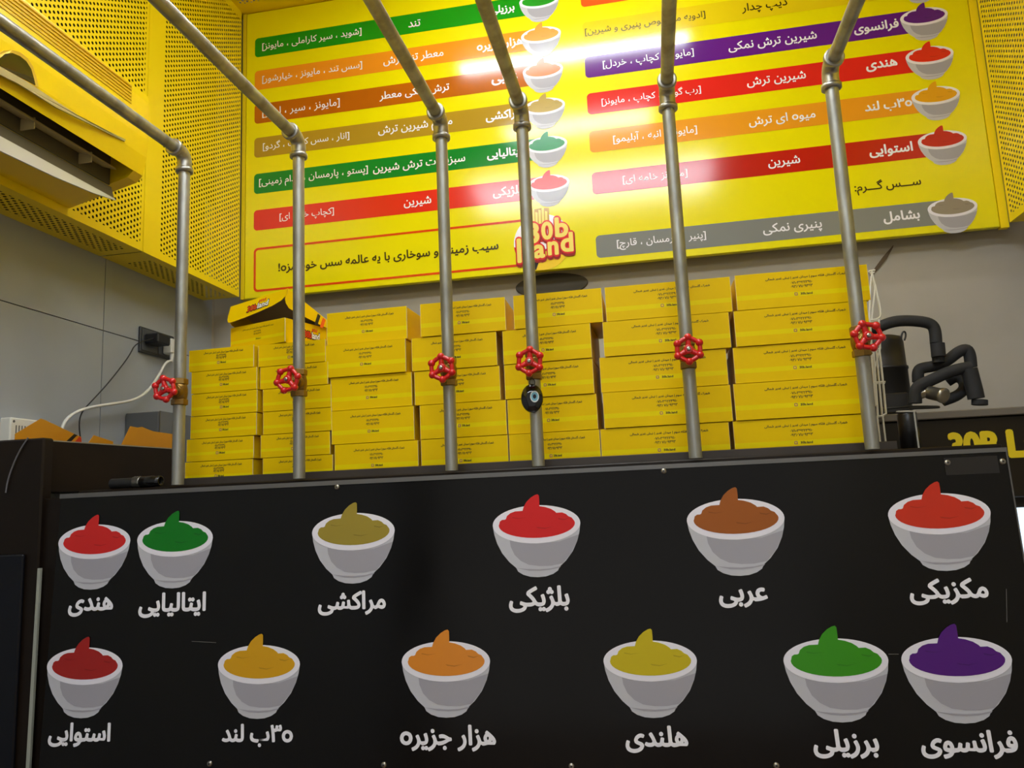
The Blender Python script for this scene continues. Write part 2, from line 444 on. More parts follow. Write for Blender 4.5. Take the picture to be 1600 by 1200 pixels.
struct(s3.build('trim_3', [M_SHEET, M_PERF]))
s4 = MB(); sheet(s4, (XWL, YB+0.03, ZC), (1,0,0), (0,-1,0), XWR-XWL, YB+0.03+0.9, (0.16, 0.16, 0.085, 0.03))
s4.box((XWL, -3.0, ZC+0.12), (XWR, YB+0.02, ZC+0.14), 2); s4.box((XWL, -3.0, ZC), (XWR, -0.9, ZC+0.02), 2)
struct(s4.build('ceiling', [M_SHEET, M_PERF, M_DARKVOID]))

# ------------------------------------------------------------------ menu board
board = thing('menu_board', (-0.16, YB, Z(0.757)), 'large glossy yellow wall menu with coloured sauce strips and bowl pictures', 'sign')
bb = MB(); bb.bbox((-1.408, YB, Z(0.757)), (1.0875, YB+0.022, ZC-0.004), 0.002); bb.build('panel', M_BOARD, board)
MB().box((-1.424, YB+0.001, Z(0.757)), (-1.4095, YB+0.03, ZC-0.003)).build('side_frame', M_BOARDEDGE, board)
bk = MB()
for x in (-1.1, -0.2, 0.7): bk.box((x, YB+0.0225, Z(0.9)), (x+0.05, YBACK-0.001, Z(1.8)))
bk.build('mounting_batten', M_STEEL, board)
BF = Frame((0, YB, OZ), (1,0,0), (0,0,1))
HS = 0.0775
DARK = (70, 62, 20)
rowsL = [
 (1.771, (16,146,20), (30,150,30), ('برزیلی',766,804), ('تند',638,657), ('شوید ، سیر کاراملی ، مایونز',410,565)),
 (1.6375,(240,148,30), (240,150,45), ('هزار جزیره',745,817), ('معطر تند ترش',599,693), ('سس تند ، مایونز ، خیارشور',410,566)),
 (1.503, (186,98,14), (196,112,40), ('عربی',768,809), ('ترش نمکی معطر',593,702), ('مایونز ، سیر ، لیمو',410,531)),
 (1.369, (178,142,36), (178,150,62), ('مراکشی',759,815), ('ملایم شیرین ترش',591,707), ('انار ، سس کچاپ ، گردو',411,546)),
 (1.228, (0,132,40), (0,140,70), ('ایتالیایی',761,815), ('سبزیجات ترش شیرین',583,727), ('پستو ، پارمسان ، بادام زمینی',405,575)),
 (1.0875,(230,48,32), (228,52,44), ('بلژیکی',770,815), ('شیرین',631,674), ('کچاپ خامه ای',437,522)),
]
rowsR = [
 (1.770, (238,88,28), (214,190,10), None, None, None),
 (1.634, (232,206,16), (214,190,10), ('هلندی',1330,1398), ('دیپ چدار',1159,1230), ('ادویه مخصوص پنیری و شیرین',914,1102)),
 (1.503, (98,24,132), (92,24,128), ('فرانسوی',1334,1404), ('شیرین ترش نمکی',1138,1276), ('مایونز ، کچاپ ، خردل',942,1084)),
 (1.368, (226,36,30), (228,46,28), ('هندی',1353,1402), ('شیرین ترش',1167,1259), ('رب گوجه ، کچاپ ، مایونز',940,1095)),
 (1.230, (236,156,32), (230,164,20), ('۳۰ب لند',1351,1425), ('میوه ای ترش',1170,1274), ('مایونز ، انبه ، آبلیمو',958,1089)),
 (1.081, (194,30,20), (196,34,18), ('استوایی',1358,1426), ('شیرین',1200,1250), ('مایونز خامه ای',973,1074)),
 (0.859, (130,132,128), (150,138,120), ('بشامل',1380,1437), ('پنیری نمکی',1192,1284), ('پنیر ، پارمسان ، قارچ',964,1103)),
]
M_MENUINK = mat('dark_menu_print', (58, 46, 14), 0.2)
def menu_row(zt, col, sauce, name, mid, ing, x0, bx, dark=False, bowl=True):
    b = MB(); poly2(b, BF, rrect(x0, zt-HS, bx, zt, 0.014, left_only=True), 0.0006)
    st = b.build('menu_strip', paint(col, 0.13), board)
    zc = zt-HS/2
    if name:
        for (s, a, c), bo, hm, brk, nm in ((name, 0.030, 0.064, False, 'name_lettering'), (mid, 0.017, 0.060, False, 'flavour_lettering'), (ing, 0.008, 0.050, True, 'ingredient_lettering')):
            t = MB(); g = shape_ar(s).replace('۰', 'o')
            if brk: g = '['+g+']'
            put_text(t, BF, g, Xat(a, YB, Z(zc)), Xat(c, YB, Z(zc)), zc-0.001, 0.0011, 0, bo, hmax=hm)
            t.build(nm, M_MENUINK if dark else M_WHITEINK, st)
    if bowl: bowl_picture(BF, bx, zc+0.012, 0.142, sauce, board, 0.0013)
for i, r in enumerate(rowsL): menu_row(*r, -1.373, -0.284)
for i, r in enumerate(rowsR): menu_row(*r, -0.137, (0.951, 0.952, 0.953, 0.954, 0.956, 0.958, 0.961)[i], dark=(i == 1))
t = MB(); a = onY(1387, 290, YB)
put_text(t, BF, shape_ar('ســـس گـــرم:'), Xat(1335, YB, a.z), Xat(1439, YB, a.z), a.z-OZ, 0.0009, 0, 0.018)
t.build('heading_lettering', M_MENUINK, board); t = MB()
put_text(t, BF, shape_ar('سیب زمینی و سوخاری با یه عالمه سس خوشمزه!'), Xat(435, YB, Z(0.858)), Xat(779, YB, Z(0.858)), 0.858, 0.0009, 0, 0.026)
t.build('slogan_lettering', M_MENUINK, board)
fr = MB(); o_ = rrect(-1.372, 0.779, -0.335, 0.9435, 0.016); i_ = rrect(-1.364, 0.787, -0.343, 0.9355, 0.010); n = len(o_)
fr.add([BF.p(x, y, 0.0007) for x, y in o_+i_], [(k, (k+1) % n, n+(k+1) % n, n+k) for k in range(n)])
fr.build('red_outline', paint((226, 68, 20), 0.13), board)
# round logo
lg = MB(); cx, cy, R = -0.316, 0.856, 0.098
WHT, LRED, LYEL, LBLK, DRED, FRY = range(6)
poly2(lg, BF, ell(cx, cy, R, R, n=48), 0.0012, WHT)
def sector(a0, a1, mi, h):
    pts = ell(cx, cy, R, R, a0, a1, 16); poly2(lg, BF, [(cx, cy-0.03)]+pts, h, mi)
sector(-35, 8, LRED, 0.0015); sector(-105, -35, LYEL, 0.0016); sector(-128, -105, LBLK, 0.0017); sector(-175, -128, LRED, 0.0016)
poly2(lg, BF, [(cx-0.05, cy+0.045), (cx-0.012, cy+0.0), (cx+0.012, cy+0.0), (cx+0.022, cy+0.07), (cx-0.042, cy+0.075)], 0.0018, LRED)
poly2(lg, BF, [(cx-0.044, cy+0.064), (cx+0.027, cy+0.064), (cx+0.028, cy+0.117), (cx+0.005, cy+0.120), (cx-0.02, cy+0.118), (cx-0.042, cy+0.115)], 0.0021, 6)
for k in range(6):
    x = cx-0.042+k*0.011; tp = cy+0.112+0.008*math.sin(k*2.1)
    poly2(lg, BF, [(x, cy+0.065), (x+0.0080, cy+0.065), (x+0.0092, tp), (x+0.001, tp+0.003)], 0.0022+0.0001*k, FRY)
def logo_letter(ch, px0, px1, py0, py1, k):
    z0, z1 = onY((px0+px1)/2, py1, YB).z, onY((px0+px1)/2, py0, YB).z
    zc = (z0+z1)/2; x0, x1 = Xat(px0, YB, zc), Xat(px1, YB, zc); yc = zc-OZ; h = z1-z0; e = k*0.0001
    put_text(lg, BF, ch, x0-0.004, x1+0.006, yc-0.005, 0.0030+e, DRED, 0.085, 4, hfix=h+0.008, nh=12)
    put_text(lg, BF, ch, x0-0.003, x1+0.003, yc, 0.0038+e, LRED, 0.075, 4, hfix=h+0.004, nh=12)
    put_text(lg, BF, ch, x0, x1, yc, 0.0046+e, FRY, 0.035, 4, hfix=h, nh=12)
for k, (ch, a, c, d, e) in enumerate((('3', 823, 843, 350, 380), ('0', 846, 864, 348, 374), ('b', 867, 888, 341, 370), ('l', 808, 815, 375, 410), ('a', 834, 852, 384, 403), ('n', 856, 873, 379, 398), ('d', 876, 896, 365, 393))):
    logo_letter(ch, a, c, d, e, k)
lg.build('round_logo', [M_WHITEINK, paint((226, 40, 40), 0.15), paint((245, 205, 30), 0.15), paint((40, 32, 24), 0.15), paint((150, 30, 24), 0.15), paint((246, 222, 110), 0.15), paint((196, 150, 40), 0.15)], board)

# ------------------------------------------------------------------ counter and its printed front
PA, PT = math.radians(1.066), math.radians(3.107)
PU = Vector((math.cos(PA), math.sin(PA), 0)); PV = Vector((-math.sin(PA)*math.sin(PT), math.cos(PA)*math.sin(PT), math.cos(PT)))
PF = Frame((0, 1.572, Z(0.0545)), PU, PV)
xl, _ = PF.hit(96, 773); xr, _ = PF.hit(1571, 704)
sign = thing('counter_sign', PF.p((xl+xr)/2, -0.9), 'glossy black counter front printed with two rows of sauce bowls', 'sign')
b = MB(); n_ = PF.n
b.prism([PF.p(xl, -1.0), PF.p(xr, -1.0), PF.p(xr, 0), PF.p(xl, 0)], -n_*0.006); b.build('panel', M_BLACKSIGN, sign)
b = MB()
b.prism([PF.p(xl-0.002, -0.0075, 0.0022), PF.p(xr+0.002, -0.0055, 0.0022), PF.p(xr+0.002, 0.0025, 0.0022), PF.p(xl-0.002, 0.0025, 0.0022)], -n_*0.002)
b.prism([PF.p(xl-0.002, 0.0005, 0.002), PF.p(xr+0.002, 0.0005, 0.002), PF.p(xr+0.002, 0.0025, 0.002), PF.p(xl-0.002, 0.0025, 0.002)], -n_*0.03)
b.prism([PF.p(xr, -1.0, 0.0006), PF.p(xr+0.0025, -1.0, 0.0006), PF.p(xr+0.0025, -0.004, 0.0006), PF.p(xr, -0.004, 0.0006)], -n_*0.012)
b.mi = [1]*6+[0]*6+[1]*6
b.build('edge_trim', [M_ALU, mat('dull_grey_trim', (112, 110, 108), 0.4, metal=0.5, rough_var=0.1, nscale=30)], sign)
b = MB(); p0 = PF.hit(1474, 716); p1 = PF.hit(1562, 739)
poly2(b, PF, [(p0[0], p1[1]), (p1[0], p1[1]), (p1[0], p0[1]), (p0[0], p0[1])], 0.0009); b.build('tape_patch', mat('dark_tape', (34, 31, 30), 0.3), sign)
for q in ((527, 761), (1037, 736), (1480, 723), (1566, 721), (328, 1193), (600, 1195), (893, 1197), (1213, 1196)):
    x, y = PF.hit(*q); s_ = MB(); o = PF.p(x, y, 0.0004)
    s_.lathe([(0.0058, 0), (0.0058, 0.001), (0.0045, 0.0028), (0.002, 0.0034)], o, PF.n, 16)
    s_.lathe([(0.0018, 0), (0.0018, 0.0042)], o, PF.n, 6, 1)
    s_.build('screw', [M_STEEL, M_BLACK], sign)
sauces1 = [((92,204,805,920),(212,36,34),('هندی',107,177,948)), ((215,333,800,916),(2,120,22),('ایتالیایی',217,322,945)), ((488,617,787,908),(160,140,50),('مراکشی',497,603,942)),
           ((770,907,775,897),(214,28,28),('بلژیکی',795,890,936)), ((1073,1226,765,893),(160,86,22),('عربی',1123,1200,934)), ((1387,1548,754,889),(208,50,26),('مکزیکی',1420,1544,924)),
           ((74,192,997,1118),(166,32,28),('استوایی',76,173,1148)), ((341,469,993,1118),(216,160,14),('۳۰ب لند',347,458,1149)), ((628,766,986,1117),(224,138,42),('هزار جزیره',625,775,1153)),
           ((943,1089,983,1120),(204,182,8),('هلندی',977,1075,1155)), ((1224,1388,981,1122),(56,146,16),('برزیلی',1270,1373,1162)), ((1408,1581,979,1122),(84,24,124),('فرانسوی',1438,1590,1163))]
for (a, c, tp, bt), rgb, (nm, tx0, tx1, ty) in sauces1:
    yr = tp+(bt-tp)*0.372
    u0, v0 = PF.hit(a, yr); u1, v1 = PF.hit(c, yr)
    _, vt = PF.hit((a+c)/2, tp); _, vb = PF.hit((a+c)/2, bt)
    W = u1-u0
    bp = bowl_picture(PF, (u0+u1)/2, vb+0.582*W*((vt-vb)/(0.917*W)), W, rgb, sign, 0.0008)
    t = MB(); x0, y0 = PF.hit(tx0, ty); x1, y1 = PF.hit(tx1, ty)
    put_text(t, PF, shape_ar(nm).replace('۰', 'o'), x0, x1, (y0+y1)/2, 0.0008, 0, 0.034, 4)
    t.build('lettering', M_WHITEINK, sign)
b = MB()                                                          # hairline scratches
for q0, q1 in (((300, 1002), (338, 1004)), ((1388, 1022), (1404, 1022)), ((1572, 920), (1573, 972))):
    x0, y0 = PF.hit(*q0); x1, y1 = PF.hit(*q1); d = Vector((x1-x0, y1-y0)); nn = Vector((-d.y, d.x)).normalized()*0.0004
    poly2(b, PF, [(x0-nn.x, y0-nn.y), (x1-nn.x, y1-nn.y), (x1+nn.x, y1+nn.y), (x0+nn.x, y0+nn.y)], 0.0008)
b.build('scratch', mat('scratch_grey', (120, 116, 112), 0.5), sign)

counter = thing('counter', (-0.4, 1.85, 0), 'dark brown serving counter the yellow boxes stand on', 'counter')
XL_, XR_ = -1.345, 0.655
MB().bbox((XL_+0.02, 1.66, 0), (XR_-0.02, 1.945, CT-0.03), 0.004).build('body', M_COUNTER, counter)
MB().bbox((XL_, 1.623, CT-0.028), (0.66, 1.95, CT), 0.002).build('top', M_COUNTER, counter)
MB().bbox((-1.10, 1.652, CT+0.0002), (0.482, 1.664, Z(0.0835)), 0.001).build('rail', M_RAIL, counter)

# ------------------------------------------------------------------ sauce pipes, elbows and valves
PIPES = [(-1.070, 'leftmost'), (-0.773, 'second'), (-0.424, 'third'), (-0.2365, 'fourth'), (0.085, 'fifth'), (0.421, 'rightmost')]
PLAB = ['beside the grey wall, nearest the dark bin', 'in front of the open yellow box', 'before the two middle stacks of boxes', 'with the black eye charm', 'in front of the fifth stack of boxes', 'beside the white wire rack']
ZH = Z(0.866); VZ = Z(0.281); YP = 1.6; RP = 0.01345
M_CLEAR = mat('clear_plastic', (200, 205, 200), 0.1, trans=0.9)
def make_pipe(x, lab):
    t = thing('steel_pipe', (0, 0, 0), lab, 'pipe', 'overhead sauce pipes')
    b = MB(); b.tube([(0, 0, CT+0.001-Z(0)), (0, 0, VZ-Z(0)-0.0315)], RP, 20); b.build('lower_tube', M_PIPE, t, local=True)
    b = MB(); b.tube([(0, 0, VZ-Z(0)+0.0315), (0, 0, ZH-Z(0)-0.028)], RP, 20); b.build('upper_tube', M_PIPE, t, local=True)
    zh = ZH-Z(0)
    b = MB(); arc = [(0, -0.022*(1-math.cos(a)), zh-0.022+0.022*math.sin(a)) for a in [math.pi/2*i/8 for i in range(9)]]
    b.tube([(0, 0, zh-0.044)]+arc+[(0, -0.044, zh)], 0.0170, 20)
    b.lathe([(0.0175, 0), (0.0205, 0.001), (0.0205, 0.010), (0.0175, 0.011)], (0, 0, zh-0.047), (0,0,1), 20)
    b.lathe([(0.0175, 0), (0.0205, 0.001), (0.0205, 0.010), (0.0175, 0.011)], (0, -0.047, zh), (0,1,0), 20)
    b.build('elbow', M_ELBOW, t, local=True)
    b = MB(); b.tube([(0, -0.046, zh), (0, -2.6, zh)], RP, 20); b.build('overhead_tube', M_PIPE, t, local=True)
    return t
def make_bracket(t):
    b = MB(); b.box((0.018, -0.008, CT-Z(0)+0.0005), (0.034, 0.008, CT-Z(0)+0.003)); b.box((0.018, -0.001, CT-Z(0)+0.003), (0.021, 0.001, CT-Z(0)+0.022))
    b.build('base_clip', M_CLEAR, t, local=True)
proto_pipe = None
def make_valve(lab):
    t = thing('gate_valve', (0, 0, 0), lab, 'valve', 'red-wheeled brass valves')
    b = MB()
    for z0 in (-0.031, 0.017): b.lathe([(0.0165, 0), (0.0185, 0.0015), (0.0185, 0.0125), (0.0165, 0.014)], (0, 0, z0), (0,0,1), 6, smooth=False)
    b.lathe([(0.0145, -0.02), (0.0165, -0.013), (0.018, -0.005), (0.018, 0.005), (0.0165, 0.013), (0.0145, 0.02)], (0,0,0), (0,0,1), 20)
    b.lathe([(0.017, 0.0), (0.016, 0.014), (0.0145, 0.017), (0.0145, 0.022)], (0, 0, 0), (0,-1,0), 20)
    b.build('valve_body', M_BRASS, t, local=True)
    b = MB(); b.lathe([(0.012, 0.0221), (0.0125, 0.024), (0.0125, 0.031), (0.010, 0.033), (0.008, 0.034), (0.008, 0.042), (0.0065, 0.044)], (0,0,0), (0,-1,0), 6, smooth=False)
    b.lathe([(0.0035, 0.044), (0.0035, 0.062)], (0,0,0), (0,-1,0), 12); b.build('bonnet', M_BRASS, t, local=True)
    b = MB(); Y0 = -0.056; R0 = 0.0245
    ring = []
    for k in range(6):
        for j in range(4):
            a = 2*math.pi*(k+j/4)/6; a0, a1 = 2*math.pi*k/6, 2*math.pi*(k+1)/6
            p = Vector((math.cos(a0), 0, math.sin(a0))).lerp(Vector((math.cos(a1), 0, math.sin(a1))), j/4)
            q = Vector((math.cos(a), 0, math.sin(a))); p = p.lerp(q, 0.35)*R0; ring.append((p.x, Y0, p.z))
    b.tube(ring, 0.0047, 10, closed=True)
    for k in range(6):
        a = 2*math.pi*k/6; c = Vector((math.cos(a)*0.0248, Y0, math.sin(a)*0.0248))
        b.lathe([(0.0080*math.sin(math.pi*i/8), -0.0080*math.cos(math.pi*i/8)) for i in range(9)], c, (0,-1,0), 12)
    for k in range(3):
        a = 2*math.pi*k/3; d = Vector((math.cos(a), 0, math.sin(a)))
        b.tube([d*0.004+Vector((0, Y0+0.003, 0)), d*0.013+Vector((0, Y0+0.001, 0)), d*0.023+Vector((0, Y0, 0))], [0.0070, 0.0056, 0.0046], 10)
    b.lathe([(0.0085, -0.004), (0.0095, 0.0), (0.009, 0.006), (0.007, 0.0075)], (0, Y0+0.002, 0), (0,-1,0), 16)
    wh = b.build('handwheel', M_RED, t, local=True)
    b = MB(); b.lathe([(0.0042, 0), (0.0042, 0.004), (0.0025, 0.0048)], (0, Y0-0.0056, 0), (0,-1,0), 6, smooth=False); b.build('wheel_nut', M_STEEL, wh, local=True)
    return t
ORDER = ['beside the grey wall and white plug', 'in front of the open yellow box', 'between the two middle stacks of boxes', 'above the round black eye charm', 'in front of the fifth stack of boxes', 'beside the white wire rack']
pp = make_pipe(0, 'x'); vv = make_valve('x')
for i, (x, nm) in enumerate(PIPES):
    t = pp if i == 0 else copy_tree(pp)
    t['label'] = 'galvanised steel pipe rising from the counter, bending overhead, %s of the six' % (nm if i in (0, 5) else nm+' from the left')
    t.location = (x, YP, Z(0)); t.rotation_euler = (0, 0, 0)
    v = vv if i == 0 else copy_tree(vv)
    v['label'] = 'brass valve with red handwheel on the pipe ' + ORDER[i]
    v.location = (x, YP, VZ)
    for ch in v.children:
        if ch.name.startswith('handwheel'): ch.rotation_euler = (0, math.radians((20, 48, 27, 35, 31, 12)[i]), 0)
# evil eye charm hung on the fourth pipe
ex, ez = -0.2365, VZ-0.073
ey = thing('eye_charm', (ex, YP-0.022, ez), 'round black eye charm with blue and white ring hung on a pipe', 'charm')
ax = Vector((0.10, -0.99, 0.02)).normalized()
c0 = Vector((ex-0.004, YP-0.0165, ez))
def oval(b, prof, mi):
    n0 = len(b.v); b.lathe(prof, c0, ax, 32, mi)
    for k in range(n0, len(b.v)):
        d = b.v[k]-c0; b.v[k] = c0+Vector((d.x, d.y, d.z*1.3))
b = MB(); oval(b, [(0.012, 0.0), (0.021, 0.002), (0.0235, 0.006), (0.0225, 0.010), (0.018, 0.0135), (0.010, 0.0155)], 0); b.build('glass_disc', mat('black_glass', (14, 14, 18), 0.08, coat=0.5), ey)
c0 = c0+Vector((0.006, 0, 0.002))
b = MB(); oval(b, [(0.0092, 0.0135), (0.0092, 0.0162)], 0); oval(b, [(0.0072, 0.0163), (0.0072, 0.0166)], 1); oval(b, [(0.0035, 0.0167), (0.0035, 0.0171)], 2)
b.build('eye_ring', [mat('charm_white', (222, 228, 228), 0.2), mat('charm_blue', (120, 182, 205), 0.2), mat('charm_pupil', (18, 26, 36), 0.2)], ey)
b = MB(); b.tube(sm_path([(ex-0.004, YP-0.0185, ez+0.024), (ex-0.009, YP-0.0195, ez+0.034), (ex-0.003, YP-0.0215, ez+0.047), (ex+0.006, YP-0.0195, ez+0.034), (ex-0.003, YP-0.0185, ez+0.024)]), 0.0009, 6); b.build('cord', M_BLACK, ey)

# ------------------------------------------------------------------ takeaway boxes
ADDR = 'شهرک گلستان فلکه سوم | میدان غدیر | نبش غدیر شمالی'
def make_box(kind, w, d, h):
    t = thing('takeaway_box', (0, 0, 0), kind, 'box', 'stacked yellow takeaway boxes')
    b = MB(); g = 0.0014
    b.bbox((-w/2+g, g, 0.0004), (w/2-g, d, h-0.0004), 0.0012, 0); b.build('body', M_BOX, t, local=True)
    # printed front panel with a paler band, raw card at the cut edges
    b = MB(); z0, z1, z2, z3 = 0.0006, h*0.27, h*0.40, h-0.0006
    for a, c, mi in ((z0, z1, 0), (z1, z2, 1), (z2, z3, 0)): b.quad((-w/2, 0, a), (w/2, 0, a), (w/2, 0, c), (-w/2, 0, c), mi)
    for sx in (-1, 1): b.box((sx*w/2-0.0004, 0.00005, z0), (sx*w/2+0.0004, 0.0018, z3), 2)
    b.quad((-w/2, 0, z3), (w/2, 0, z3), (w/2, 0.0018, z3), (-w/2, 0.0018, z3), 2)
    fp = b.build('front_panel', [M_BOX, M_BOXBAND, M_CARD], t, local=True)
    F = Frame((0, 0, 0), (1,0,0), (0,0,1)); t_ = MB(); k = w/0.275
    sx = 0.305*w
    put_text(t_, F, shape_ar(ADDR), -sx+0.01*k, sx+0.01*k, h*0.795, 0.0004, 0, 0.03, 2, hfix=0.0078, nh=4)
    put_text(t_, F, shape_ar('۰۷۱-۳۶۲۲۳۹۱۰'), -0.078*w, 0.085*w, h*0.655, 0.0004, 0, 0.022, 2, hfix=0.0054, nh=4)
    put_text(t_, F, shape_ar('۰۹۳۸۷۱۸۹۳۶۳'), -0.080*w, 0.085*w, h*0.545, 0.0004, 0, 0.022, 2, hfix=0.0058, nh=4)
    put_text(t_, F, '30b.land', -0.012*w, 0.078*w, h*0.335, 0.0004, 0, 0.03, 2, hfix=0.0048, nh=4)
    t_.build('lettering', M_INK, fp, local=True)
    ic = MB(); poly2(ic, F, rrect(-0.058*w, h*0.335-0.0034, -0.058*w+0.0068, h*0.335+0.0034, 0.0018), 0.0004, 0)
    poly2(ic, F, ell(-0.058*w+0.0034, h*0.335, 0.0018, 0.0018, n=16), 0.0006, 1)
    ic.build('icon', [mat('icon_pink', (176, 118, 92), 0.4), M_BOXBAND], fp, local=True)
    return t
HB, HSB = 0.0800, 0.0555
big = make_box('x', 0.274, 0.19, HB-0.0006); mid_ = make_box('x', 0.2025, 0.19, HB-0.0006); small = make_box('x', 0.1775, 0.11, HSB-0.0005)
RANK5 = ['topmost', 'second from top', 'middle', 'second from bottom', 'bottom']
RANK6 = ['topmost', 'second from top', 'third from top', 'fourth from top', 'second from bottom', 'bottom']
used = set()
def place(proto, x, y, z, rz, lab):
    o = proto if proto.name not in used else copy_tree(proto)
    used.add(o.name); o.location = (x, y, z); o.rotation_euler = (0, 0, rz); o['label'] = lab
    return o
YF = 1.70
STACKS = [
 (big, [0.204+.137, 0.195+.137, 0.187+.137, 0.181+.137, 0.174+.137], [1.0, 0.8, 0.5, 0.6, 0.3], 'wide yellow takeaway box, %s of the stack at the right end'),
 (big, [0.0565, 0.047, 0.035, 0.0375, 0.0275], [0.8, 0.6, 0.8, 1.6, 1.2], 'wide yellow takeaway box, %s of the stack second from the right'),
 (mid_, [-0.190, -0.2195, -0.219, -0.2155, -0.2135], [-0.3, -2.5, -2, -1.5, 0.5], 'yellow takeaway box, %s of the stack behind the eye charm'),
 (mid_, [-0.413, -0.437, -0.433, -0.421, -0.420], [0.8, 0.2, 0.2, 0.3, 0.2], 'yellow takeaway box, %s of the stack behind the third pipe'),
 (mid_, [-0.6505, -0.6535, -0.642, -0.638, -0.630], [-1.5, -1.6, -1.2, -0.5, 0.2], 'yellow takeaway box, %s of the stack right of the second pipe'),
]
for proto, xs, rots, lab in STACKS:
    for k in range(5):
        place(proto, xs[k], YF+random.uniform(-0.002, 0.004), CT+0.0003+(4-k)*HB, math.radians(rots[k]), lab % RANK5[k])
XA = [-1.0265, -1.0185, -1.0175, -1.0185, -1.0265, -1.029]; RA = [-2.5, -2, -2, -2, -0.8, 0]
XB_ = [-0.8425, -0.837, -0.8295, -0.8285, -0.8335, -0.8275]; RB_ = [-2.5, -2.2, -2, -2, -1, -0.5]
for k in range(6):
    place(small, XA[k], YF, CT+0.0003+(5-k)*HSB+0.003, math.radians(RA[k]), 'small flat yellow box, %s of the leftmost stack' % RANK6[k])
    place(small, XB_[k], YF+0.004, CT+0.0003+(5-k)*HSB+0.003, math.radians(RB_[k]), 'small flat yellow box, %s of the stack under the open box' % RANK6[k])

# the opened box lying on the two left stacks
zb = CT+0.0003+6*HSB+0.004
p0 = onY(357, 535, 1.70); 
ang = math.radians(-18)
ob = thing('open_takeaway_box', (-0.945, 1.715, zb), 'opened yellow takeaway box with tilted lid on top of the left stacks', 'box')
T = Matrix.Translation((-0.946, 1.728, zb)) @ Matrix.Rotation(ang, 4, 'Z')
ow, od, oh = 0.184, 0.17, 0.060
b = MB()
b.box((-ow/2, 0, 0), (ow/2, od, 0.0015), 0, T)
for bx in (((-ow/2, 0.0016, 0.0015), (-ow/2+0.0015, od, oh)), ((ow/2-0.0015, 0.0016, 0.0015), (ow/2, od, oh)), ((-ow/2, od-0.0015, 0.0015), (ow/2, od, oh))): b.box(*bx, 0, T)
b.build('tray', M_BOX, ob)
b = MB(); F = Frame(T @ Vector((0,0,0)), T.to_3x3() @ Vector((1,0,0)), (0,0,1))
b.box((-ow/2-0.001, -0.0002, 0), (ow/2+0.001, 0.0014, oh), 0, T); poly2(b, F, [(-ow/2, oh*0.27), (ow/2, oh*0.27), (ow/2, oh*0.40), (-ow/2, oh*0.40)], 0.0005, 1)
b.box((-ow/2-0.0014, -0.0003, 0), (-ow/2-0.001, 0.0014, oh), 2, T); b.box((ow/2+0.001, -0.0003, 0), (ow/2+0.0014, 0.0014, oh), 2, T)
fp = b.build('front_panel', [M_BOX, M_BOXBAND, M_CARD], ob)
t_ = MB(); k = 0.7
put_text(t_, F, shape_ar(ADDR), -0.05, 0.056, oh*0.80, 0.0008, 0, 0.012, 2, hfix=0.0062)
put_text(t_, F, shape_ar('۰۷۱-۳۶۲۲۳۹۱۰'), -0.012, 0.014, oh*0.66, 0.0008, 0, 0.012, 2, hfix=0.0042)
put_text(t_, F, shape_ar('۰۹۳۸۷۱۸۹۳۶۳'), -0.012, 0.014, oh*0.55, 0.0008, 0, 0.012, 2, hfix=0.0046)
put_text(t_, F, '30b.land', -0.004, 0.013, oh*0.335, 0.0010, 0, 0.010, 2, hfix=0.004)
t_.build('lettering', M_INK, fp)
M_LRED, M_LWHITE = paint((216, 60, 24), 0.4), paint((238, 236, 230), 0.4)
def card_logo(mb, F, x0, x1, y, hh, h, rot=0.0):
    """small shop mark: red figures, white letters, black outline, crown of fries"""
    xm = x0+(x1-x0)*0.47; cr, sr = math.cos(rot), math.sin(rot); dx = x1-x0
    ya, yb_ = y-sr*dx*0.25, y+sr*dx*0.25
    for s, a, c, yy, mi in (('30b', x0, xm, ya, 1), ('land', xm+dx*0.02, x1, yb_, 2)):
        put_text(mb, F, s, a-0.0015, c+0.0015, yy, h, 0, 0.07, 3, hfix=hh+0.003, rot=rot); put_text(mb, F, s, a, c, yy, h+0.0003, mi, 0.03, 3, hfix=hh, rot=rot)
    for k in range(4):
        x = xm+dx*(0.02+0.09*k); poly2(mb, F, [(x, yb_+hh*0.62), (x+dx*0.06, yb_+hh*0.62), (x+dx*0.06+0.002, yb_+hh*(1.05+0.12*(k % 2))), (x+0.002, yb_+hh*1.1)], h+0.0002, 1)
LM = [M_INK, M_LRED, M_LWHITE]
# side print of the tray
Fs = Frame(T @ Vector((ow/2, od/2, 0)), T.to_3x3() @ Vector((0,1,0)), (0,0,1))
b = MB(); card_logo(b, Fs, -0.018, 0.037, oh*0.52, 0.016, 0.0006); b.build('side_logo', LM, ob)
# lid: shallow cap hinged at the back, raised at the front
LT = T @ Matrix.Translation((0, od, oh+0.001)) @ Matrix.Rotation(math.radians(-21), 4, 'X') @ Matrix.Rotation(math.radians(-5.5), 4, 'Y')
lid = MB(); lw = ow/2+0.004; ld = od+0.008; lh = 0.052
lid.box((-lw, -ld, 0), (lw, 0, 0.0012), 0, LT)
curve = [(-1.0, -0.30), (-0.985, -0.78), (-0.93, -0.96), (-0.82, -1.0), (-0.35, -0.96), (0.2, -0.86), (0.6, -0.74), (0.85, -0.60), (0.97, -0.42), (1.0, -0.30)]
P3 = [LT @ Vector((x*lw, -ld, max(-lh, z*lh*1.0))) for x, z in [(-1.0, 0.0)]+curve+[(1.0, 0.0)]]
dv = (LT.to_3x3() @ Vector((0, 1, 0)))*0.0012
lid.prism(P3, dv, 0); lid.box((-lw+0.002, -ld+0.002, -0.0012), (lw-0.002, -0.002, -0.0001), 1, LT); lid.prism([p+dv*1.05 for p in P3], dv*0.5, 1)
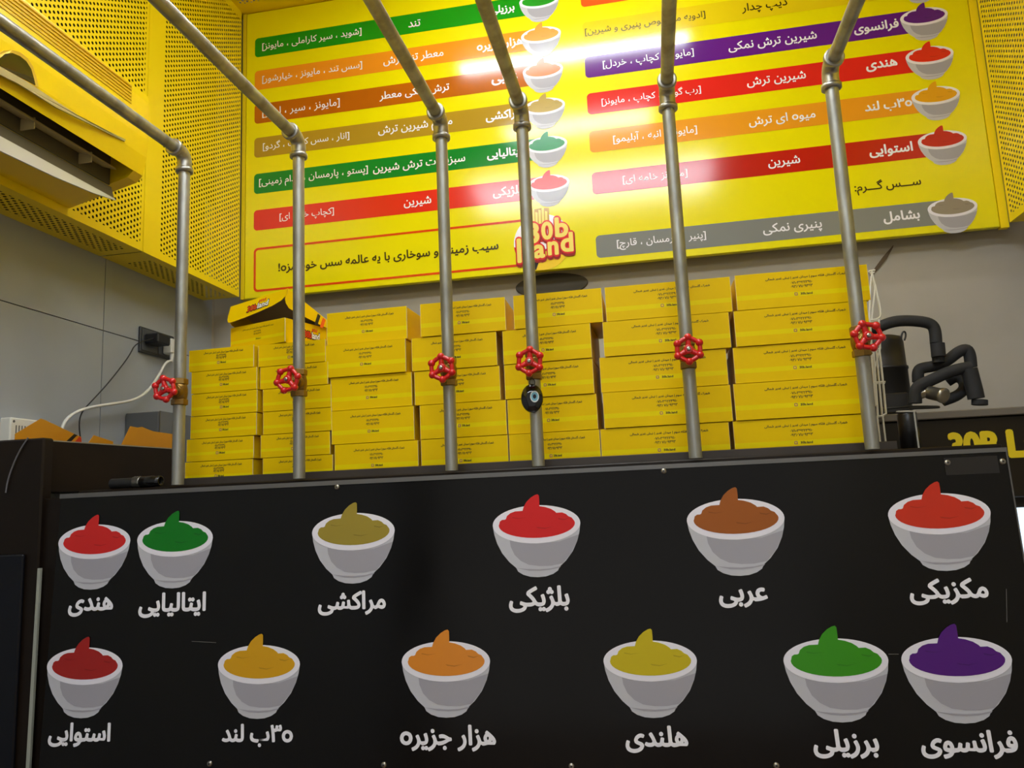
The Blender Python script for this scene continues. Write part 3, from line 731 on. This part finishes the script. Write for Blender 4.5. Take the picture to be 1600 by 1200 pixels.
for sx in (-1, 1):
    S3 = [LT @ Vector((sx*lw, y*ld, z*lh)) for y, z in ((-1, 0), (0, 0), (0, -0.10), (-0.15, -0.42), (-0.6, -0.72), (-0.8, -0.86), (-0.9, -0.9), (-0.97, -0.78), (-1, -0.6))]
    lid.prism(S3, (LT.to_3x3() @ Vector((-sx, 0, 0)))*0.0012, 0)
lo = lid.build('lid', [M_BOX, M_CARDIN], ob)
FL = Frame(LT @ Vector((0, -ld, 0)), LT.to_3x3() @ Vector((1,0,0)), LT.to_3x3() @ Vector((0,0,1)))
b = MB(); card_logo(b, FL, -0.030, 0.040, -0.026, 0.016, 0.0006, 0.05); b.build('lid_logo', LM, lo)
FS = Frame(LT @ Vector((lw, -ld/2, 0)), LT.to_3x3() @ Vector((0,1,0)), LT.to_3x3() @ Vector((0,0,1)))
b = MB()
poly2(b, FS, [(0.020, -0.036), (0.031, -0.036), (0.035, -0.002), (0.024, -0.002)], 0.0005, 0); poly2(b, FS, [(0.040, -0.033), (0.052, -0.030), (0.055, -0.002), (0.044, -0.002)], 0.0005, 1)
b.build('side_stripes', [M_INK, paint((236, 96, 20), 0.4)], lo)

# ------------------------------------------------------------------ split air conditioner on the left sheets
ac = thing('air_conditioner', (-1.32, 1.2, Z(0.786)), 'yellow split air conditioner mounted on the perforated wall sheets', 'air conditioner')
M_AC = mat('yellow_ac_plastic', (244, 208, 6), 0.28, spec=0.5); M_ACD = mat('ac_dark_recess', (92, 84, 62), 0.6)
Y0, Y1 = 0.66, 1.645
XB0 = XPL+0.002
prof = [(XB0, 0.786), (-1.300, 0.815), (-1.297, 0.835), (-1.262, 0.862), (-1.258, 0.842), (-1.232, 0.836), (-1.215, 0.852), (-1.206, 0.895), (-1.202, 0.94), (-1.2015, 0.985), (-1.203, 1.04), (-1.2055, 1.06), (-1.25, 1.085), (XB0, 1.085)]
def prof_at(): return prof
b = MB(); body = [(XB0, 0.786), (-1.285, 0.817), (-1.285, 0.90), (-1.219, 0.90), (-1.2165, 0.8475), (-1.2160, 0.848), (-1.206, 0.895), (-1.202, 0.94), (-1.2015, 0.985), (-1.203, 1.04), (-1.2055, 1.06), (-1.25, 1.085), (XB0, 1.085)]
b.prism([(x, Y0, Z(z)) for x, z in body], (0, Y1-0.035-Y0, 0))
endp = [(XB0, 0.786), (-1.232, 0.832), (-1.216, 0.848), (-1.206, 0.895), (-1.202, 0.94), (-1.2015, 0.985), (-1.203, 1.04), (-1.2055, 1.06), (-1.25, 1.085), (XB0, 1.085)]
b.prism([(x, Y1-0.035, Z(z)) for x, z in endp], (0, 0.035, 0))
b.build('casing', M_AC, ac)
b = MB(); b.box((-1.284, Y0+0.01, Z(0.8172)), (-1.280, Y1-0.036, Z(0.899))); b.box((-1.284, Y0+0.01, Z(0.895)), (-1.220, Y1-0.036, Z(0.899))); b.build('air_outlet', M_ACD, ac)
b = MB()
for k in range(6):
    z0 = 1.048-k*0.0088
    b.box((-1.2028+0.0004, Y0, Z(z0)), (-1.2005, Y1-0.07, Z(z0+0.0042)), 0)
b.box((-1.203, Y0, Z(0.972)), (-1.2002, Y1-0.07, Z(0.978)), 0)
b.build('intake_slots', mat('ac_slot_yellow', (214, 172, 8), 0.5), ac)
b = MB(); b.prism([(-1.268, y, Z(z)) for y, z in ((Y0+0.02, 0.749), (1.25, 0.750), (1.42, 0.757), (1.54, 0.767), (1.618, 0.779), (1.612, 0.782), (Y0+0.02, 0.782))], (-0.004, 0, 0)); b.prism([(-1.2682, y, Z(z)) for y, z in ((Y0+0.02, 0.780), (1.612, 0.780), (1.60, 0.806), (Y0+0.02, 0.806))], (-0.004, 0, 0), 1)
b.build('louvre', [mat('ac_silver_louvre', (225, 225, 222), 0.25, metal=0.3), M_ACD], ac)
b = MB(); b.prism([(x, Y0+0.02, Z(z)) for x, z in ((-1.279, 0.852), (-1.279, 0.855), (-1.243, 0.845), (-1.240, 0.838), (-1.243, 0.840))], (0, Y1-0.065-Y0-0.02, 0))
for y in (1.16, 1.33, 1.50): b.box((-1.279, y, Z(0.825)), (-1.245, y+0.003, Z(0.850)))
b.build('inner_vane', mat('ac_vane_cream', (196, 182, 130), 0.4), ac)
def acx(z):
    P = body[6:11]
    for (xa, za), (xb, zb_) in zip(P, P[1:]):
        if za <= z <= zb_: return xa+(xb-xa)*(z-za)/(zb_-za)
    return -1.203
# crescent trim and half-round display, on the front face
def on_ac(px, py): return onX(px, py, -1.2015)
def strip_on_ac(name, outline, mt, h, parent):
    b = MB(); pts = [on_ac(*q) for q in outline]
    pts = [Vector((acx(p.z-OZ)+h, p.y, p.z)) for p in pts]
    b.prism(pts, (-0.0015-h+0.0005, 0, 0)); return b.build(name, mt, parent)
lowc = [(-60, 84), (0, 117), (28, 131), (87, 168), (130, 189), (196, 221)]
upc = [(197, 218), (167, 204), (121, 180), (87, 158), (54, 136), (0, 102), (-60, 64)]
strip_on_ac('crescent_trim', lowc+upc, mat('ac_silver_trim', (186, 176, 130), 0.3, metal=0.5), 0.003, ac)
disp = [(54, 133), (53, 122), (48, 108), (40, 96), (30, 88), (18, 83), (8, 84), (-2, 92), (-10, 100), (0, 104)]
bez = [(60, 136), (57, 120), (51, 104), (42, 91), (31, 82), (18, 78), (6, 79), (-6, 88), (-18, 96), (-4, 103), (54, 136)]
dz = strip_on_ac('display_bezel', bez, mat('ac_bezel', (214, 178, 60), 0.3, metal=0.4), 0.0026, ac)
dd = strip_on_ac('display_window', disp, mat('ac_display', (46, 38, 12), 0.15), 0.0038, ac)
q = on_ac(28, 108); FD = Frame((acx(q.z-OZ)+0.004, q.y, q.z), (0, 1, 0), (0, 0, 1))
b = MB(); put_text(b, FD, '25', -0.009, 0.009, 0, 0.0004, 0, 0.01, 3); b.build('digits', mat('display_digits', (200, 80, 20), 0.4, emit=(230, 90, 20), estr=0.5), dd)

# ------------------------------------------------------------------ socket, plugs and leads on the grey wall
W_ = XWL
so = thing('wall_socket', (W_, 2.205, Z(0.51)), 'dark grey double socket plate on the grey wall', 'socket')
b = MB(); b.bbox((W_+0.0003, 2.119, Z(0.510)), (W_+0.009, 2.291, Z(0.5925)), 0.002); b.build('plate', mat('dark_socket_plastic', (58, 60, 62), 0.4), so)
b = MB(); b.bbox((W_+0.0085, 2.126, Z(0.517)), (W_+0.0115, 2.203, Z(0.586)), 0.001); b.bbox((W_+0.0085, 2.207, Z(0.517)), (W_+0.0115, 2.284, Z(0.586)), 0.001); b.build('insert', mat('socket_insert', (78, 80, 82), 0.35), so)
pl = thing('power_adapter', (W_+0.03, 2.16, Z(0.535)), 'black power adapter pushed into the wall socket', 'adapter')
b = MB(); b.bbox((W_+0.0117, 2.132, Z(0.538)), (W_+0.062, 2.196, Z(0.570)), 0.004); b.build('body', M_BLACK, pl)
b = MB(); c_ = [onX(*q, W_+0.03) for q in ((222, 527), (212, 536), (202, 556), (187, 576), (172, 595), (158, 611), (143, 627), (128, 643), (123, 660), (126, 690))]
b.tube(sm_path([(W_+0.045, 2.134, Z(0.552))]+c_[1:]), 0.0019, 8); b.build('lead', M_BLACK, pl)
wp = thing('white_plug', (W_+0.02, 2.25, Z(0.53)), 'white plug and thick white lead in the wall socket', 'plug')
b = MB(); b.bbox((W_+0.0117, 2.226, Z(0.522)), (W_+0.045, 2.256, Z(0.572)), 0.004); b.tube([(W_+0.037, 2.241, Z(0.523)), (W_+0.037, 2.238, Z(0.495))], [0.0075, 0.0045], 12); b.build('plug_body', M_WHITE, wp)
c_ = [onX(*q, W_+0.037) for q in ((259, 566), (250, 583), (236, 606), (220, 620), (202, 627), (175, 631), (148, 635), (124, 641), (106, 652), (97, 666), (94, 690))]
b = MB(); b.tube(sm_path([(W_+0.037, 2.238, Z(0.50))]+c_), 0.0042, 10); b.build('lead', M_WHITE, wp)

# ------------------------------------------------------------------ left end: dark fascia, bin, cartons, devices
fa = thing('counter_end_cabinet', (-1.47, 1.6, 0), 'dark brown end cabinet left of the printed counter front', 'cabinet')
b = MB(); b.bbox((-1.56, 1.572, 0), (-1.40, 1.605, Z(0.192)), 0.004); b.bbox((-1.56, 1.585, 0), (-1.3475, 1.605, Z(0.05)), 0.002); b.build('front', M_COUNTER, fa)
b = MB(); b.bbox((-1.56, 1.562, 0), (-1.432, 1.5718, Z(-0.075)), 0.003); b.build('lower_panel', mat('blue_black_panel', (20, 21, 27), 0.3, spec=0.3), fa)
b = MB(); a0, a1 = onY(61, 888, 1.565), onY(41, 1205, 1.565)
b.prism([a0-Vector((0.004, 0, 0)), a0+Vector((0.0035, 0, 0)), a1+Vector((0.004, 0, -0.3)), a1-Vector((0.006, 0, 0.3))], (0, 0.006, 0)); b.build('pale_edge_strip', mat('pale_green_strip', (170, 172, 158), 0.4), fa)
b = MB(); b.tube(sm_path([onY(44, 684, 1.569), onY(33, 700, 1.568), onY(22, 722, 1.568), onY(12, 750, 1.568), onY(9, 770, 1.569)]), 0.0018, 8); b.build('highlight_bead', mat('highlight_grey', (110, 108, 112), 0.35), fa)  # grey bead put in for the highlight along the rounded corner
bn = thing('dark_bin', (-1.47, 1.85, CT), 'dark open-topped bin holding orange cardboard at the left end', 'bin')
ba, bbk = Vector((-1.425, 1.615, 0)), Vector((-1.360, 2.06, 0))
for nm, P, d in (('side', [ba, bbk], (-0.006, 0, 0)), ('side', [Vector((-1.528, 1.615, 0)), Vector((-1.528, 2.054, 0))], (0.006, 0, 0)), ('end', [Vector((-1.528, 2.055, 0)), Vector((-1.368, 2.055, 0))], (0, 0.006, 0))):
    b = MB(); b.prism([P[0]+Vector((0,0,CT+0.001)), P[1]+Vector((0,0,CT+0.001)), P[1]+Vector((0,0,Z(0.190))), P[0]+Vector((0,0,Z(0.190)))], d)
    if d[0] < 0: b.prism([P[0]+Vector((0.0003,0,Z(0.188))), P[1]+Vector((0.0003,0,Z(0.188))), P[1]+Vector((0.0003,0,Z(0.1908))), P[0]+Vector((0.0003,0,Z(0.1908)))], (-0.006, 0, 0), 1)  # thin paler line along the top of the right side
    b.build('bin_'+nm, [M_COUNTER, mat('pale_bin_edge', (150, 140, 120), 0.5)], bn)
MB().box((-1.521, 1.616, CT+0.001), (-1.433, 2.054, CT+0.003)).build('bin_floor', M_COUNTER, bn)
M_ORCARD = mat('orange_cardboard', (208, 140, 12), 0.5, noise=0.2, nscale=8)
def flap(pts, X, lab, stripes=None):
    b = MB(); P = [onX(*q, X) for q in pts]
    P = [Vector((p.x, p.y, max(p.z, CT+0.004))) for p in P]
    P += [Vector((X, P[-1].y, CT+0.004)), Vector((X, P[0].y, CT+0.004))]
    b.prism(P, (-0.0016, 0, 0), 0)
    o = b.build('cardboard_flap', M_ORCARD); tag(o, lab, 'cardboard', 'orange cardboard in the dark bin')
    for q, mt in stripes or []:
        s = MB(); s.prism([onX(*k, X+0.0007) for k in q], (-0.0006, 0, 0)); s.build('printed_stripe', mt, o)
flap([(24, 678), (64, 654), (70, 656), (127, 683), (128, 694)], -1.505, 'orange cardboard piece with black and red stripes, peaked, in dark bin', [([(101, 692), (116, 678), (121, 680), (108, 693)], M_INK), ([(116, 692), (124, 682), (127, 684), (127.5, 691)], paint((206, 60, 24), 0.5))])
flap([(137, 694), (147, 680), (177, 690), (176, 700)], -1.44, 'small orange cardboard tip between the two larger pieces')
flap([(189, 697), (204, 666), (215, 668), (222, 667), (232, 671), (240, 674), (275, 679), (275, 704)], -1.405, 'orange cardboard piece with torn top edge beside the leftmost pipe')
gb = thing('grey_metal_box', (-1.48, 2.15, CT), 'grey metal box with bright folded corner behind the dark bin', 'box')
b = MB(); b.bbox((-1.562, 2.068, CT+0.001), (-1.452, 2.40, Z(0.310)), 0.002); b.build('body', mat('grey_box_paint', (92, 94, 95), 0.45), gb)
b = MB(); b.bbox((-1.4515, 2.07, CT+0.001), (-1.4475, 2.40, Z(0.311)), 0.001); b.build('bright_side', mat('polished_side', (150, 155, 160), 0.22, metal=1.0), gb)
wv = thing('white_device', (-1.545, 1.6, CT), 'white vented appliance casing at the far left under the socket', 'appliance')
b = MB(); b.bbox((-1.563, 1.612, CT+0.001), (-1.531, 1.742, Z(0.2525)), 0.003); b.build('casing', M_WHITE, wv)
b = MB()
for k in range(8):
    y = 1.628+k*0.009; b.box((-1.5314, y, Z(0.212)), (-1.5305, y+0.003, Z(0.234)))
b.lathe([(0.0035, 0), (0.003, 0.001)], (-1.531, 1.622, Z(0.243)), (1,0,0), 12); b.build('vent_slots', mat('vent_grey', (90, 90, 88), 0.5), wv)
hn = MB(); a = onY(-6, 690, 1.625)
hn.bbox((a.x-0.03, 1.613, CT+0.001), (onY(6.5, 670, 1.613).x, 1.6285, Z(0.243)), 0.006)
tag(hn.build('yellow_card_pad', mat('yellow_pad', (232, 176, 10), 0.4)), 'rounded yellow object at the far left edge before white device', 'pad')
# hose nozzle lying on the counter
tz = CT+0.0125
nz = thing('hose_nozzle', (-1.18, 1.632, CT), 'black nozzle with ribbed silver ring lying on the counter edge', 'nozzle')
b = MB(); b.tube([(-1.262, 1.630, tz), (-1.203, 1.630, tz)], 0.0118, 18); b.build('handle', mat('matt_black_grip', (26, 25, 25), 0.5), nz)
b = MB(); b.lathe([(0.0125, 0), (0.0138, 0.003), (0.0125, 0.006), (0.0138, 0.009), (0.0125, 0.012), (0.0138, 0.015), (0.0125, 0.020)], (-1.2035, 1.630, tz+0.001), (1,0,0), 20); b.build('ribbed_ring', mat('grey_metal_ring', (120, 118, 112), 0.3, metal=0.9), nz)
b = MB(); b.lathe([(0.0132, 0), (0.0132, 0.032), (0.012, 0.038), (0.012, 0.050), (0.0095, 0.0505), (0.0085, 0.044)], (-1.1835, 1.630, tz+0.0008), (1,0,0), 20); b.build('head', mat('black_gloss_head', (20, 19, 19), 0.25), nz)

# ------------------------------------------------------------------ right end: dark cabinet with yellow letters, compressor and insulated pipes
YC = 1.97
cab = thing('lettered_cabinet', (0.95, 2.2, 0), 'dark cabinet with yellow shop lettering behind the right end', 'cabinet')
ctop = Z(0.163)
b = MB(); b.bbox((0.548, YC, Z(-0.045)), (1.24, 2.5, ctop-0.018), 0.003); b.box((0.548, YC+0.04, 0), (1.24, 2.5, Z(-0.046))); b.build('body', mat('dark_cabinet_paint', (36, 28, 14), 0.4, spec=0.25), cab)
b = MB(); b.bbox((0.535, YC-0.012, ctop-0.0178), (1.245, 2.52, ctop), 0.002); b.build('top', mat('grey_brown_top', (110, 102, 90), 0.4), cab)
b = MB(); FC = Frame((0, YC, OZ), (1,0,0), (0,0,1)); h0 = onY(1482, 722, YC).x
zt_, zb2 = onY(1588, 673, YC).z-OZ, onY(1585, 713, YC).z-OZ
x3, xb = onY(1482, 700, YC).x, onY(1563, 700, YC).x; xl_, xL2 = onY(1574, 700, YC).x, onY(1598, 700, YC).x
put_text(b, FC, '30B', x3, xb, (zt_+zb2)/2, 0.0008, 0, 0.05, 4, hfix=zt_-zb2)
put_text(b, FC, 'Land', xl_, xl_+0.155, (zt_+zb2)/2, 0.0008, 0, 0.05, 4, hfix=zt_-zb2)
b.build('lettering', mat('yellow_vinyl', (236, 206, 12), 0.4), cab)
b = MB(); za, zb3 = onY(1590, 757, YC).z, onY(1590, 768, YC).z; b.box((0.548, YC+0.02, zb3), (1.24, YC+0.0398, za)); b.build('metal_bar', M_ALU, cab)
b = MB(); zc_ = onY(1590, 794, YC).z; b.box((0.70, YC+0.03, 0.4), (1.22, YC+0.0398, zc_)); b.build('bright_gap_panel', mat('bright_gap_white', (225, 238, 250), 0.4, emit=(215, 235, 255), estr=0.7), cab)  # glowing panel added in place of the bright gap past the counter
rl = thing('black_roll', (0.56, 1.78, CT), 'upright black roll with pale rim at the right end of the counter', 'roll')
rx = (onY(1405, 680, 1.76).x+onY(1436, 680, 1.76).x)/2; rr = (onY(1436, 680, 1.76).x-onY(1405, 680, 1.76).x)/2
b = MB(); b.lathe([(rr, 0.0005), (rr, Z(0.147)-CT-0.004), (rr*0.9, Z(0.147)-CT)], (rx, 1.76, CT), (0,0,1), 24); b.build('body', mat('black_roll_film', (28, 27, 27), 0.3), rl)
b = MB(); b.lathe([(rr*0.92, 0), (rr+0.0012, 0.0008), (rr*1.0, 0.004), (rr*0.72, 0.0042)], (rx, 1.76, Z(0.1472)), (0.06,-0.05,1), 24); b.tube([(rx+rr*0.55, 1.76-rr*0.88, CT+0.003), (rx+rr*0.5, 1.76-rr*0.9, Z(0.147))], 0.002, 8); b.build('pale_rim', mat('pale_film_edge', (176, 172, 160), 0.4), rl)
# white wire rack
wr = thing('wire_rack', (0.52, 1.93, CT), 'white coated wire rack standing beside the rightmost box stack', 'rack')
def z6(x, y, Y): return onY(1300+x/3, 380+y/3, Y)
b = MB(); Yr = 1.925
for P in ([(174,131),(202,126)], [(186,130),(192,160),(205,205),(226,300),(230,340),(214,356),(178,361)], [(204,200),(196,270),(186,360)], [(186,150),(180,210),(176,361)], [(186,500),(226,493)], [(194,498),(206,650),(216,810)], [(208,497),(222,650),(236,806)], [(222,494),(240,650),(254,800)], [(186,520),(196,640),(208,760)],
          [(194,652),(250,650)], [(214,811),(236,810),(254,798)], [(178,361),(188,500)], [(220,356),(226,493)], [(196,600),(224,500)]):
    pts = sm_path([z6(*q, Yr) for q in P], 1 if len(P) > 2 else 0); b.tube(pts, 0.0022, 8)
    pts = [p+Vector((0.005, 0.022, 0)) for p in pts]; b.tube(pts, 0.0022, 8)
for q in ((174,131), (178,361), (226,493), (214,811), (254,798)):
    p = z6(*q, Yr); b.tube([p, p+Vector((0.005, 0.022, 0))], 0.0022, 8)
foot = z6(225, 812, Yr)
for dx in (-0.006, 0.006): b.tube([(foot.x+dx, Yr, foot.z), (foot.x+dx, Yr, CT+0.001)], 0.0022, 8)
b.build('wire_frame', mat('white_coated_wire', (228, 226, 212), 0.35), wr)
# compressor
cp = thing('compressor', (0.0, 0.0, 0.0), 'dark dome-topped compressor tank on the lettered cabinet', 'compressor')
YT = 2.25; xr_ = onY(1420, 600, YT).x; xl_c = onY(1352, 600, YT).x; cxp = (xr_+xl_c)/2; cr_ = (xr_-xl_c)/2
cp.location = (cxp, YT, ctop); ORG[cp.name] = Vector((cxp, YT, ctop))
zz_ = lambda y: onY(1400, y, YT-cr_).z
M_COMP = mat('compressor_black', (34, 32, 30), 0.45, noise=0.3, nscale=12, dirt=(62, 55, 46))
b = MB(); H1 = zz_(572)-ctop; H2 = zz_(519)-ctop
b.lathe([(cr_*0.96, 0.001), (cr_, 0.02), (cr_, H1-0.004), (cr_*1.04, H1-0.003), (cr_*1.04, H1+0.004), (cr_*0.97, H1+0.005), (cr_*0.95, H2-0.02), (cr_*0.88, H2-0.006), (cr_*0.6, H2), (0.002, H2+0.003)], (cxp, YT, ctop), (0,0,1), 32); b.build('tank', M_COMP, cp)
b = MB(); a = onY(1412, 523, YT-cr_*0.5); b.tube(sm_path([a+Vector((-0.008,0,-0.014)), a+Vector((-0.004,0,0.006)), a+Vector((0.004,0,0.010)), a+Vector((0.006,0,-0.002)), a+Vector((0.0,0,-0.016))]), 0.0025, 8); b.build('lifting_eye', M_COMP, cp)
b = MB(); a = onY(1398, 612, YT-cr_); b.bbox((a.x-0.03, YT-cr_-0.012, ctop+0.02), (a.x+0.03, YT-cr_*0.8, ctop+0.075), 0.004); b.build('terminal_cover', M_COMP, cp)
ip = thing('insulated_pipe_run', onY(1480, 640, 2.14), 'looping pipe run in black foam insulation on the lettered cabinet', 'pipe')
Yi = 2.14
def ipath(P, r, nm, dy=0.0, it=2):
    b = MB(); b.tube(sm_path([z6(x, y, Yi+dy+(q[0] if q else 0)) for x, y, *q in P], it), r, 16); return b.build(nm, M_FOAM, ip)
ipath([(150,420,.03), (215,395,.0), (280,368), (350,362), (430,368), (470,382), (484,410), (488,468)], 0.0148, 'foam_sleeve')
ipath([(494,470), (497,500), (500,532)], 0.0172, 'foam_joint', it=0)
ipath([(404,650), (402,600), (420,585), (480,577), (540,552), (590,510), (630,494), (646,520), (652,580)], 0.0148, 'foam_sleeve', 0.035)
ipath([(498,532), (500,560)], 0.0150, 'foam_sleeve', 0.01, it=0)
ipath([(392,750), (390,690), (410,665), (470,640), (540,606), (610,586), (650,582)], 0.0150, 'foam_sleeve', -0.02)
ipath([(642,590), (668,690), (676,728)], 0.0195, 'foam_sleeve', -0.02, it=0)
ipath([(692,735), (692,758)], 0.0185, 'foam_foot', -0.02, it=0)
ipath([(540,650,.05), (580,625,.04), (615,640,.03), (625,680,.01), (590,715), (520,740)], 0.0138, 'foam_sleeve', 0.02)
b = MB(); b.tube([z6(415,712,Yi-0.02), z6(450,700,Yi-0.03)], 0.0105, 16); a = z6(446,698,Yi-0.02); e = z6(530,716,Yi-0.06); ax_ = (e-a)
b.lathe([(0.010, 0), (0.0165, 0.004), (0.0172, 0.008), (0.0172, ax_.length*0.8), (0.0195, ax_.length*0.82), (0.0195, ax_.length*0.97), (0.014, ax_.length)], a, ax_, 20); b.build('steel_fitting', mat('dull_fitting_steel', (168, 162, 150), 0.28, metal=0.9), ip)
b = MB(); b.tube(sm_path([z6(230,778,2.05), z6(330,768,2.04), z6(430,765,2.06), z6(520,768,2.08), z6(450,772,2.02), z6(360,775,2.0)]), 0.003, 8)
cb = b.build('loose_cable', M_BLACK); tag(cb, 'thin black cable lying on the cabinet in front of compressor', 'cable')
# marks on the back wall
b = MB(); P0 = [z6(x, y, YBACK-0.004) for x, y in ((178,150),(205,110),(240,62),(288,8))]; P1 = [z6(x, y, YBACK-0.004) for x, y in ((286,20),(258,72),(228,108),(190,150))]
b.prism(P0+P1, (0, 0.0035, 0)); tag(b.build('peeling_strip', mat('brown_backing', (92, 76, 56), 0.7)), 'brown curled strip on the back wall above the wire rack', 'strip')
b = MB(); e0 = onY(862, 446, YBACK); b.lathe([(0.125, 0.0), (0.125, 0.004), (0.121, 0.007), (0.0, 0.0072)], (e0.x, YBACK-0.0005, e0.z), (0,-1,0), 40)
for k in range(len(b.v)): b.v[k].z = e0.z+(b.v[k].z-e0.z)*0.33
tag(b.build('wall_cover_plate', mat('dark_taupe_plate', (96, 91, 82), 0.8, spec=0.1)), 'dark oval cover plate on the wall under the round logo', 'plate')
for o in list(bpy.data.objects):
    if o.name.startswith('lettering_source'): bpy.data.objects.remove(o)
